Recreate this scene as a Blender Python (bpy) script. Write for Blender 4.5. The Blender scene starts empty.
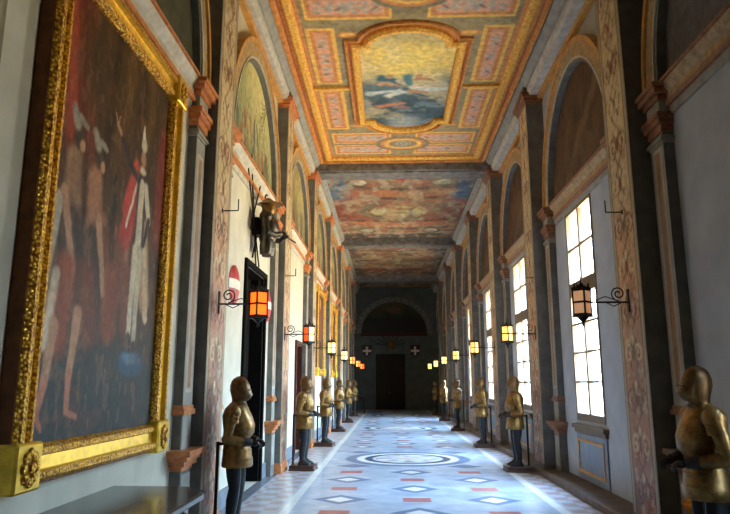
import bpy, math, random
import numpy as np
from mathutils import Vector, Matrix
random.seed(7)
PI = math.pi
SC = bpy.context.scene
COL = SC.collection

# ------------------------------------------------------------------ helpers
def lin(c):
    c = c / 255.0
    return c / 12.92 if c <= 0.04045 else ((c + 0.055) / 1.055) ** 2.4
def S(r, g, b): return (lin(r), lin(g), lin(b))

class MB:
    """collects faces, becomes one mesh"""
    def __init__(s): s.v = []; s.f = []
    def add(s, vs, fs):
        o = len(s.v); s.v += [tuple(p) for p in vs]; s.f += [tuple(i + o for i in f) for f in fs]; return s
    def box(s, x0, x1, y0, y1, z0, z1, b=0.0):
        if x0 > x1: x0, x1 = x1, x0
        if y0 > y1: y0, y1 = y1, y0
        if b <= 0:
            vs = [(x, y, z) for z in (z0, z1) for y in (y0, y1) for x in (x0, x1)]
            return s.add(vs, [(0, 2, 3, 1), (4, 5, 7, 6), (0, 1, 5, 4), (2, 6, 7, 3), (0, 4, 6, 2), (1, 3, 7, 5)])
        def ring(z, i): return [(x0 + i, y0 + b, z), (x0 + b, y0 + i, z), (x1 - b, y0 + i, z), (x1 - i, y0 + b, z), (x1 - i, y1 - b, z), (x1 - b, y1 - i, z), (x0 + b, y1 - i, z), (x0 + i, y1 - b, z)]
        rings = [ring(z0, b * .7), ring(z0 + b, 0), ring(z1 - b, 0), ring(z1, b * .7)]
        return s.rings(rings)
    def rings(s, rings, caps=True, closed=False):
        n = len(rings[0]); vs = [p for r in rings for p in r]; fs = []
        m = len(rings)
        for i in range(m if closed else m - 1):
            j2 = (i + 1) % m
            for k in range(n):
                k2 = (k + 1) % n
                fs.append((i * n + k, i * n + k2, j2 * n + k2, j2 * n + k))
        if caps and not closed:
            fs.append(tuple(range(n - 1, -1, -1))); fs.append(tuple((m - 1) * n + k for k in range(n)))
        return s.add(vs, fs)
    def loft(s, secs, n=16, power=2.0):
        """secs: (cx, cy, z, rx, ry)"""
        R = []
        for cx, cy, z, rx, ry in secs:
            r = []
            for k in range(n):
                a = 2 * PI * k / n; c, q = math.cos(a), math.sin(a)
                e = 2.0 / power
                r.append((cx + rx * math.copysign(abs(c) ** e, c), cy + ry * math.copysign(abs(q) ** e, q), z))
            R.append(r)
        return s.rings(R)
    def tube(s, pts, rad, n=8, closed=False):
        P = [Vector(p) for p in pts]; m = len(P)
        if not hasattr(rad, '__len__'): rad = [rad] * m
        R = []; up = None
        for i in range(m):
            if closed: t = P[(i + 1) % m] - P[i - 1]
            else: t = P[min(i + 1, m - 1)] - P[max(i - 1, 0)]
            t.normalize()
            if up is None:
                up = Vector((0, 0, 1)) if abs(t.z) < .9 else Vector((1, 0, 0))
            a = up - t * up.dot(t); a.normalize(); b = t.cross(a); up = a
            R.append([tuple(P[i] + (a * math.cos(2 * PI * k / n) + b * math.sin(2 * PI * k / n)) * rad[i]) for k in range(n)])
        return s.rings(R, closed=closed)
    def ell(s, c, r, n=14, m=9):
        R = []
        for i in range(m):
            a = -PI / 2 + PI * (i + .08) / (m - 1 + .16) if False else -PI / 2 * .97 + PI * .97 * i / (m - 1)
            R.append([(c[0] + r[0] * math.cos(a) * math.cos(2 * PI * k / n), c[1] + r[1] * math.cos(a) * math.sin(2 * PI * k / n), c[2] + r[2] * math.sin(a)) for k in range(n)])
        return s.rings(R)
    def prism_y(s, prof, y0, y1):
        return s.rings([[(x, y0, z) for x, z in prof], [(x, y1, z) for x, z in prof]])
    def prism_x(s, prof, x0, x1):
        return s.rings([[(x0, y, z) for y, z in prof], [(x1, y, z) for y, z in prof]])
    def prism_z(s, prof, z0, z1):
        return s.rings([[(x, y, z0) for x, y in prof], [(x, y, z1) for x, y in prof]])
    def xf(s, M):
        s.v = [tuple(M @ Vector(p)) for p in s.v]; return s
    def build(s, name, mat, parent=None, smooth=False, kind=None, label=None):
        me = bpy.data.meshes.new(name); me.from_pydata(s.v, [], s.f); me.validate()
        import bmesh
        bm = bmesh.new(); bm.from_mesh(me); bmesh.ops.recalc_face_normals(bm, faces=bm.faces); bm.to_mesh(me); bm.free()
        if smooth:
            me.shade_smooth()
            try: me.set_sharp_from_angle(angle=math.radians(38))
            except Exception: pass
        return link(name, me, mat, parent, kind, label)

def link(name, me, mat, parent=None, kind=None, label=None):
    o = bpy.data.objects.new(name, me); COL.objects.link(o)
    if mat: me.materials.append(mat)
    if parent: o.parent = parent
    if kind: o['kind'] = kind
    if label: o['label'] = label
    return o
def thing(name, label, cat, loc=(0, 0, 0), rz=0.0, group=None):
    o = bpy.data.objects.new(name, None); COL.objects.link(o); o.empty_display_size = .1
    o.location = loc; o.rotation_euler = (0, 0, rz); tag(o, label, cat, group); return o
def tag(o, label, cat, group=None):
    o['label'] = label; o['category'] = cat
    if group: o['group'] = group
    return o
def dup(root, loc, rz, label, group=None):
    def cp(o, parent):
        c = o.copy(); COL.objects.link(c)
        if parent: c.parent = parent
        for ch in kids(o): cp(ch, c)
        return c
    r = cp(root, None); r.location = loc; r.rotation_euler = (0, 0, rz); r['label'] = label
    if group: r['group'] = group
    return r
def kids(o): return [c for c in list(bpy.data.objects) if c.parent == o]
COUNT = {}
def num(k):
    COUNT[k] = COUNT.get(k, 0) + 1; return '%s_%d' % (k, COUNT[k])

# ------------------------------------------------------------------ materials
def mat(name, col, rough=.6, metal=0., var=.15, scale=6., bump=0., bscale=40., emit=None, estr=0., coat=0., spec=.5, col2=None, stretch=(1, 1, 1)):
    m = bpy.data.materials.new(name); m.use_nodes = True; nt = m.node_tree; N = nt.nodes; L = nt.links
    b = N['Principled BSDF']
    b.inputs['Roughness'].default_value = rough; b.inputs['Metallic'].default_value = metal
    b.inputs['Coat Weight'].default_value = coat; b.inputs['Specular IOR Level'].default_value = spec
    tc = N.new('ShaderNodeTexCoord'); mp = N.new('ShaderNodeMapping'); mp.inputs['Scale'].default_value = stretch
    L.new(tc.outputs['Object'], mp.inputs['Vector'])
    nz = N.new('ShaderNodeTexNoise'); nz.inputs['Scale'].default_value = scale; nz.inputs['Detail'].default_value = 6
    nz.inputs['Roughness'].default_value = .6
    L.new(mp.outputs[0], nz.inputs['Vector'])
    rp = N.new('ShaderNodeValToRGB'); c2 = col2 or tuple(c * (1 - var * 1.6) for c in col)
    rp.color_ramp.elements[0].position = .32; rp.color_ramp.elements[1].position = .68
    rp.color_ramp.elements[0].color = (*c2, 1); rp.color_ramp.elements[1].color = (*[min(1, c * (1 + var * .6)) for c in col], 1)
    L.new(nz.outputs['Fac'], rp.inputs[0]); L.new(rp.outputs[0], b.inputs['Base Color'])
    if bump:
        n2 = N.new('ShaderNodeTexNoise'); n2.inputs['Scale'].default_value = bscale; n2.inputs['Detail'].default_value = 4
        L.new(mp.outputs[0], n2.inputs['Vector'])
        bp = N.new('ShaderNodeBump'); bp.inputs['Strength'].default_value = bump; bp.inputs['Distance'].default_value = .02
        L.new(n2.outputs['Fac'], bp.inputs['Height']); L.new(bp.outputs[0], b.inputs['Normal'])
    if emit:
        b.inputs['Emission Color'].default_value = (*emit, 1); b.inputs['Emission Strength'].default_value = estr
    return m
def artmat(name, rough=.55, var=.2, scale=14., bump=.0, spec=.4):
    m = bpy.data.materials.new(name); m.use_nodes = True; nt = m.node_tree; N = nt.nodes; L = nt.links
    b = N['Principled BSDF']; b.inputs['Roughness'].default_value = rough; b.inputs['Specular IOR Level'].default_value = spec
    at = N.new('ShaderNodeVertexColor'); at.layer_name = 'Col'
    tc = N.new('ShaderNodeTexCoord'); nz = N.new('ShaderNodeTexNoise'); nz.inputs['Scale'].default_value = scale; nz.inputs['Detail'].default_value = 8
    L.new(tc.outputs['Object'], nz.inputs['Vector'])
    mr = N.new('ShaderNodeMapRange'); mr.inputs[1].default_value = .3; mr.inputs[2].default_value = .7
    mr.inputs[3].default_value = 1 - var; mr.inputs[4].default_value = 1 + var * .6; L.new(nz.outputs['Fac'], mr.inputs[0])
    mx = N.new('ShaderNodeMix'); mx.data_type = 'RGBA'; mx.blend_type = 'MULTIPLY'; mx.inputs[0].default_value = 1
    L.new(at.outputs[0], mx.inputs[6]); L.new(mr.outputs[0], mx.inputs[7]); L.new(mx.outputs[2], b.inputs['Base Color'])
    if bump:
        bp = N.new('ShaderNodeBump'); bp.inputs['Strength'].default_value = bump; bp.inputs['Distance'].default_value = .02
        L.new(nz.outputs['Fac'], bp.inputs['Height']); L.new(bp.outputs[0], b.inputs['Normal'])
    return m
def giltmat(name, col, dark, scale=22., rough=.38, metal=.55):
    m = bpy.data.materials.new(name); m.use_nodes = True; nt = m.node_tree; N = nt.nodes; L = nt.links
    b = N['Principled BSDF']; b.inputs['Roughness'].default_value = rough; b.inputs['Metallic'].default_value = metal
    tc = N.new('ShaderNodeTexCoord'); vo = N.new('ShaderNodeTexVoronoi'); vo.inputs['Scale'].default_value = scale
    L.new(tc.outputs['Object'], vo.inputs['Vector'])
    rp = N.new('ShaderNodeValToRGB'); rp.color_ramp.elements[0].position = .25; rp.color_ramp.elements[1].position = .75
    rp.color_ramp.elements[0].color = (*col, 1); rp.color_ramp.elements[1].color = (*dark, 1)
    L.new(vo.outputs['Distance'], rp.inputs[0]); L.new(rp.outputs[0], b.inputs['Base Color'])
    bp = N.new('ShaderNodeBump'); bp.inputs['Strength'].default_value = .6; bp.inputs['Distance'].default_value = .02; bp.invert = True
    L.new(vo.outputs['Distance'], bp.inputs['Height']); L.new(bp.outputs[0], b.inputs['Normal'])
    return m

M = {}
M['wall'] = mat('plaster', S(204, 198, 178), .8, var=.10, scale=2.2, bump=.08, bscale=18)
M['wallshade'] = mat('plaster in cool shade', S(172, 177, 182), .8, var=.10, scale=2.2, bump=.08, bscale=18)  # left wall's plaster again, with cool shade put into its colour
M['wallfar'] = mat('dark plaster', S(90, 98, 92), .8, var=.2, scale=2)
M['grey'] = mat('grey painted stone', S(112, 110, 102), .7, var=.22, scale=5, bump=.1)
M['lgrey'] = mat('pale grey painted stone', S(158, 155, 143), .7, var=.18, scale=5, bump=.1)
M['white'] = mat('off white stone', S(196, 192, 178), .65, var=.18, scale=7)
M['brown'] = mat('shaded orange marble', S(150, 104, 74), .5, var=.3, scale=9, stretch=(1, 1, 3), col2=S(112, 70, 48))  # the orange marble with right-side shade put into the colour
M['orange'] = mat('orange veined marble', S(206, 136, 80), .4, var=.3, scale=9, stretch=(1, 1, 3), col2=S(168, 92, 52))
M['tan'] = mat('tan painted stone', S(180, 150, 106), .65, var=.28, scale=11, bump=.1)
M['gilt'] = giltmat('gilt', S(246, 190, 60), S(150, 92, 18), scale=44)
M['giltflat'] = mat('flat gilt', S(248, 200, 70), .32, .6, var=.2, scale=12)
M['giltdark'] = mat('frame edge', S(112, 62, 18), .5, .3, var=.3, scale=14)
M['ceilgilt'] = giltmat('ceiling gilt', S(248, 200, 84), S(226, 156, 58), scale=16, metal=.1, rough=.55)
M['ceilor'] = mat('ceiling orange', S(220, 144, 66), .6, var=.25, scale=9)
M['ceilold'] = mat('ceiling umber', S(118, 104, 78), .7, var=.25, scale=6)
M['beam'] = mat('beam', S(128, 124, 116), .7, var=.35, scale=5)
M['door black'] = mat('black painted door', S(22, 18, 17), .9, var=.2, scale=5, spec=.08)
M['iron'] = mat('wrought iron', S(34, 32, 30), .5, .6, var=.2)
M['dark'] = mat('dark wood', S(36, 27, 22), .55, spec=.25, var=.3, scale=5, stretch=(6, 6, 1))
M['red wood'] = mat('red brown wood', S(84, 40, 28), .7, spec=.2, var=.3, scale=5, stretch=(6, 6, 1))
M['winwood'] = mat('window wood', S(112, 92, 68), .6, var=.3, scale=5, stretch=(6, 6, 1))
M['bronze'] = mat('bronzed steel', S(146, 110, 58), .38, .66, var=.35, scale=16, bump=.12, bscale=90)
M['bronze2'] = mat('bronzed steel dark', S(118, 88, 52), .40, .62, var=.35, scale=20, bump=.12, bscale=90)
M['steel'] = mat('dull steel', S(120, 122, 124), .35, .9, var=.3)
M['cloth'] = mat('dark cloth', S(26, 27, 30), .85, var=.3, scale=20)
M['leather'] = mat('black leather', S(22, 20, 19), .5, var=.2)
M['plinth'] = mat('plinth wood', S(78, 50, 38), .5, var=.3, scale=6)
M['ledge'] = mat('ledge stone', S(104, 92, 82), .6, var=.25, scale=4)
M['skirting'] = mat('blue grey skirting', S(112, 120, 130), .55, var=.2, scale=4)
M['blackmarble'] = mat('black marble', S(66, 66, 62), .22, var=.3, scale=5, coat=.3, col2=S(34, 34, 32))
M['redpaint'] = mat('red paint', S(178, 40, 32), .5, var=.15)
M['whitepaint'] = mat('white paint', S(232, 226, 208), .5, var=.08)
M['apron'] = mat('blue grey panel', S(126, 138, 150), .6, var=.12, scale=4)
M['ochre'] = mat('ochre moulding', S(206, 150, 76), .5, var=.2, scale=8)
M['gold carve'] = giltmat('carved gilt wood', S(208, 140, 40), S(120, 70, 16), scale=16)
M['art'] = artmat('painted surface')
M['canvas'] = artmat('oil on canvas', rough=.5, var=.22, scale=22, spec=.12)
M['fresco'] = artmat('fresco', rough=.75, var=.3, scale=9)
M['floorart'] = artmat('marble floor', rough=.24, var=.10, scale=3.5, spec=.55)
def glass(name, tint):
    m = bpy.data.materials.new(name); m.use_nodes = True; nt = m.node_tree; N = nt.nodes; L = nt.links
    N.remove(N['Principled BSDF']); out = N['Material Output']
    t = N.new('ShaderNodeBsdfTransparent'); t.inputs[0].default_value = (*tint, 1)
    g = N.new('ShaderNodeBsdfGlossy'); g.inputs['Roughness'].default_value = .03
    lw = N.new('ShaderNodeLayerWeight'); lw.inputs[0].default_value = .5
    pw = N.new('ShaderNodeMath'); pw.operation = 'POWER'; L.new(lw.outputs['Facing'], pw.inputs[0]); pw.inputs[1].default_value = 5
    fr = N.new('ShaderNodeMath'); fr.operation = 'MULTIPLY_ADD'; L.new(pw.outputs[0], fr.inputs[0]); fr.inputs[1].default_value = .5; fr.inputs[2].default_value = .03
    mx = N.new('ShaderNodeMixShader'); L.new(fr.outputs[0], mx.inputs[0]); L.new(t.outputs[0], mx.inputs[1]); L.new(g.outputs[0], mx.inputs[2])
    L.new(mx.outputs[0], out.inputs[0]); return m
M['glass'] = glass('window glass', (.95, .97, .95))
def pane(name, base, e, st):
    return mat(name, base, .35, var=.15, scale=9, emit=e, estr=st)
M['pane_orange'] = pane('orange lamp glass', S(235, 110, 30), S(255, 96, 18), 1.5)
M['pane_red'] = pane('red lamp glass', S(220, 80, 36), S(255, 76, 26), 1.0)
M['pane_yellow'] = pane('yellow lamp glass', S(240, 210, 130), S(255, 214, 120), 1.6)
M['pane_amber'] = pane('amber lamp glass', S(236, 180, 96), S(255, 186, 84), 1.2)
M['pane_dull'] = pane('dull lamp glass', S(206, 168, 136), S(255, 190, 140), .22)  # faint glow put into the panes of an unlit lantern

# ------------------------------------------------------------------ painted pictures (colour grids)
class Art:
    def __init__(s, w, h, res, base, seed=0):
        s.w, s.h = w, h; s.nx = max(2, int(w / res) + 1); s.ny = max(2, int(h / res) + 1)
        s.rng = np.random.RandomState(seed)
        x = np.linspace(0, w, s.nx); y = np.linspace(0, h, s.ny); s.X, s.Y = np.meshgrid(x, y)
        s.U, s.V = s.X / w, s.Y / h
        s.c = np.zeros((s.ny, s.nx, 3)); s.c[:] = base
    def noise(s, sx, sy=None, oct=4, sym=False):
        sy = sy or sx; out = np.zeros_like(s.X); amp = 1.; tot = 0
        for o in range(oct):
            f = 2 ** o; gx = int(s.w * f / sx) + 3; gy = int(s.h * f / sy) + 3
            g = s.rng.rand(gy, gx)
            px = np.clip(np.abs(s.X - s.w / 2) if sym else s.X, 0, s.w) * f / sx; py = np.clip(s.Y, 0, s.h) * f / sy
            ix = np.minimum(px.astype(int), gx - 2); iy = np.minimum(py.astype(int), gy - 2); fx = px - ix; fy = py - iy
            fx = fx * fx * (3 - 2 * fx); fy = fy * fy * (3 - 2 * fy)
            out += amp * (g[iy, ix] * (1 - fx) * (1 - fy) + g[iy, ix + 1] * fx * (1 - fy) + g[iy + 1, ix] * (1 - fx) * fy + g[iy + 1, ix + 1] * fx * fy)
            tot += amp; amp *= .5
        return out / tot
    def mix(s, m, col):
        m = np.clip(m, 0, 1)[..., None]; s.c = s.c * (1 - m) + np.array(col) * m; return s
    def mul(s, f): s.c = s.c * f[..., None]; return s
    def warp(s, sc, amp):
        s.X0, s.Y0 = s.X, s.Y; wx, wy = s.noise(sc) - .5, s.noise(sc) - .5
        s.X = s.X + amp * wx * 2; s.Y = s.Y + amp * wy * 2; s.U, s.V = s.X / s.w, s.Y / s.h; return s
    def unwarp(s): s.X, s.Y = s.X0, s.Y0; s.U, s.V = s.X / s.w, s.Y / s.h; return s
    @staticmethod
    def ss(a, b, x):
        t = np.clip((x - a) / (b - a + 1e-9), 0, 1); return t * t * (3 - 2 * t)
    def ell(s, x, y, rx, ry, col, soft=.25, rot=0., a=1.):
        c, q = math.cos(rot), math.sin(rot); dx, dy = s.X - x, s.Y - y
        d = np.sqrt(((dx * c + dy * q) / rx) ** 2 + ((-dx * q + dy * c) / ry) ** 2)
        return s.mix(a * (1 - s.ss(1 - soft, 1 + soft, d)), col)
    def seg(s, x0, y0, x1, y1, r0, r1, col, soft=.3, a=1.):
        vx, vy = x1 - x0, y1 - y0; t = np.clip(((s.X - x0) * vx + (s.Y - y0) * vy) / (vx * vx + vy * vy + 1e-9), 0, 1)
        d = np.hypot(s.X - x0 - t * vx, s.Y - y0 - t * vy) / (r0 + (r1 - r0) * t)
        return s.mix(a * (1 - s.ss(1 - soft, 1 + soft, d)), col)
    def rect(s, x0, x1, y0, y1, col, soft=.004, a=1.):
        d = np.maximum(np.maximum(x0 - s.X, s.X - x1), np.maximum(y0 - s.Y, s.Y - y1))
        return s.mix(a * (1 - s.ss(-soft, soft, d)), col)
    def ring(s, x, y, rx, ry, w, col, a=1.):
        d = np.hypot((s.X - x) / rx, (s.Y - y) / ry); return s.mix(a * (1 - s.ss(w * .5, w, np.abs(d - 1))), col)
    def scroll(s, x, y, r, col, hand=1, turns=1.6, w=.02):
        """a leaf scroll: a spiral line of fading width"""
        dx, dy = (s.X - x) * hand, s.Y - y; rr = np.hypot(dx, dy) + 1e-6; th = np.arctan2(dy, dx)
        k = (rr / r) * turns - th / (2 * PI); d = np.abs(k - np.round(k)) * r / turns
        return s.mix((1 - s.ss(w * .5, w, d)) * (rr < r) * .9, col)
    def mesh(s, name, mt, o, du, dv, parent=None, keep=None, label=None, kind=None):
        """o + U*du + V*dv; keep: boolean of cells to build"""
        o, du, dv = np.array(o, float), np.array(du, float), np.array(dv, float)
        if hasattr(s, 'X0'): s.unwarp()
        P = o + s.U[..., None] * du + s.V[..., None] * dv
        idx = np.arange(s.nx * s.ny).reshape(s.ny, s.nx)
        q = np.stack([idx[:-1, :-1], idx[:-1, 1:], idx[1:, 1:], idx[1:, :-1]], -1)
        if keep is not None: q = q[keep[:-1, :-1] & keep[1:, 1:] & keep[:-1, 1:] & keep[1:, :-1]]
        q = q.reshape(-1, 4)
        used = np.unique(q); mp = np.full(s.nx * s.ny, -1); mp[used] = np.arange(len(used))
        V = P.reshape(-1, 3)[used]; C = np.concatenate([np.clip(s.c.reshape(-1, 3)[used], 0, 1), np.ones((len(used), 1))], 1)
        me = bpy.data.meshes.new(name); me.vertices.add(len(V)); me.vertices.foreach_set('co', V.ravel())
        me.loops.add(len(q) * 4); me.loops.foreach_set('vertex_index', mp[q].ravel().astype(np.int32))
        me.polygons.add(len(q)); me.polygons.foreach_set('loop_start', np.arange(len(q), dtype=np.int32) * 4)
        me.update(calc_edges=True); me.validate()
        ca = me.color_attributes.new('Col', 'FLOAT_COLOR', 'POINT'); ca.data.foreach_set('color', C.ravel())
        return link(name, me, mt, parent, kind, label)

# ------------------------------------------------------------------ plan of the gallery (metres)
YB, YF = -7.85, 42.5                    # back and far ends
XL, XR = -2.34, 3.24                    # wall faces
PER = 5.05
OFF = {1: .25, 2: .08}
def pa(k): return 7.4 + PER * k + OFF.get(k, 0)         # near edge of a pier
def pb(k): return 8.2 + PER * k + OFF.get(k, 0)        # far edge of a pier
def bc(k): return (pb(k) + pa(k + 1)) / 2   # centre of the bay beyond pier k
CZ = 8.0                                # ceiling
class Side: pass
Lf = Side(); Lf.x = XL; Lf.s = 1; Lf.dS = .10; Lf.dF = .22; Lf.zs = 5.22; Lf.name = 'left'
Rt = Side(); Rt.x = XR; Rt.s = -1; Rt.dS = .12; Rt.dF = .34; Rt.zs = 5.06; Rt.name = 'right'
KS = range(-3, 8)

# openings
DOORS = [(10.2, 11.75, 0., 3.6), (15.95, 17.2, 0., 2.66)]
WINS = {k: (bc(k) + .33 - .75, bc(k) + .33 + .75, 1.08, 4.72) for k in (0, 1, 2, 3, 4)}
WINS[-1] = (4.3, 4.8, 1.08, 4.72)  # narrow window added out of view to light the near armour and painting

def wall_mesh(x0, x1, y0, y1, z0, z1, holes):
    m = MB(); y = y0
    for h in sorted(holes):
        m.box(x0, x1, y, h[0], z0, z1)
        if h[2] > z0: m.box(x0, x1, h[0], h[1], z0, h[2])
        m.box(x0, x1, h[0], h[1], h[3], z1); y = h[1]
    m.box(x0, x1, y, y1, z0, z1); return m
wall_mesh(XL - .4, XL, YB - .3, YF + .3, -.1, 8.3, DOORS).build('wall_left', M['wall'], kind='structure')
wall_mesh(XR, XR + .4, YB - .3, YF + .3, -.1, 8.3, list(WINS.values())).build('wall_right', M['wallshade'], kind='structure')
MB().box(XL, XR, YB - .3, YB, -.1, 8.3).build('wall_back', M['wall'], kind='structure')
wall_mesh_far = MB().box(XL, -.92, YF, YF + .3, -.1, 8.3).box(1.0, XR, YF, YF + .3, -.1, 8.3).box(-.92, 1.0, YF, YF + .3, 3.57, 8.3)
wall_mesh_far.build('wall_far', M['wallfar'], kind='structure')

# ------------------------------------------------------------------ floor
def floor_art(y0, y1, res, seed):
    w = XR - XL; a = Art(w, y1 - y0, res, S(176, 186, 198), seed); X = a.X + XL; Y = a.Y + y0
    n = a.noise(.9); a.mix(a.ss(.45, .75, n) * .6, S(140, 154, 174)); n = a.noise(.35); a.mix(a.ss(.55, .75, n) * .35, S(206, 210, 214))
    cx = .39
    # big slabs: thin joints
    for sp in (1.12,):
        gx = np.abs((X - cx + 10 * sp + sp / 2) % sp - sp / 2); gy = np.abs(Y % 1.0 - .5)
    red, lens, wht, dk = S(178, 116, 112), S(116, 132, 156), S(226, 226, 220), S(72, 86, 108)
    def rc(x, y, hx, hy, col):
        d = np.maximum(np.abs(X - x) - hx, np.abs(Y - y) - hy); a.mix(1 - a.ss(-res * .5, res * .5, d), col)
    def dm(x, y, hx, hy, col):
        d = np.abs(X - x) / hx + np.abs(Y - y) / hy; a.mix(1 - a.ss(.92, 1.06, d), col)
    meds = [15.3 - 2 * PER * 1, 15.3, 15.3 + 2 * PER, 15.3 + 4 * PER]
    j = int(y0) - 1
    for yy in range(j, int(y1) + 2):
        for ci, x in enumerate((-.76, cx, 1.52)):
            y = yy + .02
            if any(abs(y - m) < 1.9 for m in meds): continue
            if (yy + (ci % 2)) % 2 == 1:
                rc(x, y, .21, .17, red)
            else:
                dm(x, y, .42, .40, lens); dm(x, y, .21, .22, wht)
    for m in meds:
        d = np.hypot(X - cx, Y - m)
        for r0, r1, c in ((1.16, 1.42, lens), (.98, 1.16, wht), (.80, .98, dk), (0, .80, S(196, 200, 204))):
            a.mix((1 - a.ss(r1 - res, r1 + res, d)) * a.ss(r0 - res, r0 + res, d + (.1 if r0 == 0 else 0)), c)
        st = np.cos(8 * np.arctan2(Y - m, X - cx)); a.mix((d < .7) * a.ss(.2, .5, st) * (d > .15) * .35, S(130, 112, 120)); a.mix((d < .74) * a.ss(.5, .66, a.noise(.25)) * .7, S(150, 132, 136)); a.mix((d < .74) * a.ss(.5, .66, a.noise(.2)) * .7, S(228, 226, 220))
        a.mix(a.ss(.3, .26, d) if False else (d < .3) * .7, S(210, 190, 170))
        # corner motifs
        for sx in (-1, 1):
            for sy in (-1, 1): dm(cx + sx * 1.15, m + sy * 1.35, .4, .3, lens)
    # borders: white band, tile strip, outer band
    for s, e in ((-1, XL), (1, XR)):
        t = np.abs(X - e)
        a.mix(a.ss(.985, .96, t) if False else ((t < .97) & (t > .86)) * 1., wht)
        a.mix((t <= .86) * 1., S(190, 190, 192))
        tile = ((t < .80) & (t > .22)); q = ((np.floor(Y / .24) + np.floor(t / .29)) % 2 == 0)
        a.mix((tile & q) * .6, S(166, 132, 124)); a.mix((tile & ~q) * .5, S(186, 188, 192))
        a.mix((t < .2) * 1., S(120, 124, 132))
    a.mul(.9 + .2 * a.noise(.2)); return a
fl = MB().box(XL - .4, XR + .4, YB - .3, YF + .3, -.12, -.004).build('floor', M['ledge'], kind='structure')
for y0, y1, r, sd in ((YB, 7.0, .1, 1), (7.0, 20.0, .026, 2), (20.0, YF, .06, 3)):
    floor_art(y0, y1, r, sd).mesh('marble_paving', M['floorart'], (XL, y0, 0), (XR - XL, 0, 0), (0, y1 - y0, 0), fl)

# ledge on the window side, skirting on the door side
MB().prism_y([(XR - .001, 0.001), (XR - .42, 0.001), (XR - .42, .09), (XR - .40, .11), (XR - .001, .12)], pb(0), YF).build('baseboard_right', M['ledge'], kind='structure')
y = YB
bl = MB()
for h in DOORS + [(YF, YF, 0, 0)]:
    bl.box(XL, XL + .035, y, h[0] - .13, 0.001, .26, .008); y = h[1] + .13
bl.build('baseboard_left', M['skirting'], kind='structure')

# ------------------------------------------------------------------ piers with floral panel
def floral_art(w, h, seed):
    a = Art(w, h, .024, S(206, 182, 136), seed); n = a.noise(.4)
    a.mix(a.ss(.4, .7, n) * .6, S(182, 158, 118)); X = a.X - w / 2; Y = a.Y
    low = a.ss(3.2, .6, Y); a.mix(a.ss(4.4, 2.6, Y) * .65, S(206, 132, 86)); a.mix(low * .6, S(138, 88, 68)); a.mix(a.ss(.5, .68, a.noise(.5, 1.2)) * low * .7, S(84, 92, 112))
    p = 1.05; vx = .17 * np.sin(2 * PI * Y / p)
    cR, cT, cL = S(112, 52, 30), S(214, 190, 140), S(92, 84, 62)
    a.mix((1 - a.ss(.012, .028, np.abs(X - vx))) * .8, cR); a.mix((1 - a.ss(.010, .022, np.abs(X + vx))) * .7, cL)
    for i in range(int(h / (p / 2)) + 1):
        y = (i + .5) * p / 2; sg = 1 if i % 2 else -1
        for q in (-1, 1):
            a.scroll(w / 2 + q * .15, y, .15, cT if i % 2 else cR, q * sg, 1.7, .022)
        a.ell(w / 2, y, .05, .10, cR if i % 3 else cL, .3); a.ell(w / 2, y + .17, .035, .05, cT, .4)
        for q in (-1, 1):
            a.ell(w / 2 + q * .07, y + .12, .02, .07, cL, .4, -q * .6); a.ell(w / 2 + q * .09, y - .12, .02, .07, cR, .4, q * .6)
    n = a.noise(.12); a.mix(a.ss(.56, .7, n) * .5, S(126, 84, 50)); a.mix(a.ss(.58, .7, a.noise(.1)) * .5, S(210, 190, 150))
    e = w / 2 - np.abs(X)
    a.mix((e < .10) * 1., S(168, 156, 124)); a.mix((1 - a.ss(.006, .02, np.abs(e - .10))), S(110, 66, 40)); a.mix((e < .03) * 1., S(140, 124, 96))
    return a
def panel_art(w, h, seed):
    a = Art(w, h, .03, S(150, 118, 84), seed); a.mix(a.ss(.4, .65, a.noise(.25, .8)) * .7, S(120, 84, 62)); a.mix(a.ss(.5, .7, a.noise(.1, .3)) * .5, S(176, 150, 112))
    e = np.minimum(np.minimum(a.X, w - a.X), np.minimum(a.Y, h - a.Y)); a.mix((e < .035) * 1., S(196, 186, 160)); a.mix((1 - a.ss(.005, .018, np.abs(e - .045))), S(150, 70, 34)); return a
FL = [floral_art(.8, 7.3, 20 + i) for i in range(3)]
PN = [panel_art(.20, 2.75, 40 + i) for i in range(2)]
def stack(m, sd, d0, y0, y1, z, steps):
    """stepped moulding: steps (height, projection)"""
    for h, pr in steps:
        m.box(sd.x, sd.x + sd.s * (d0 + pr), y0 - pr, y1 + pr, z, z + h); z += h
    return m
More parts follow.
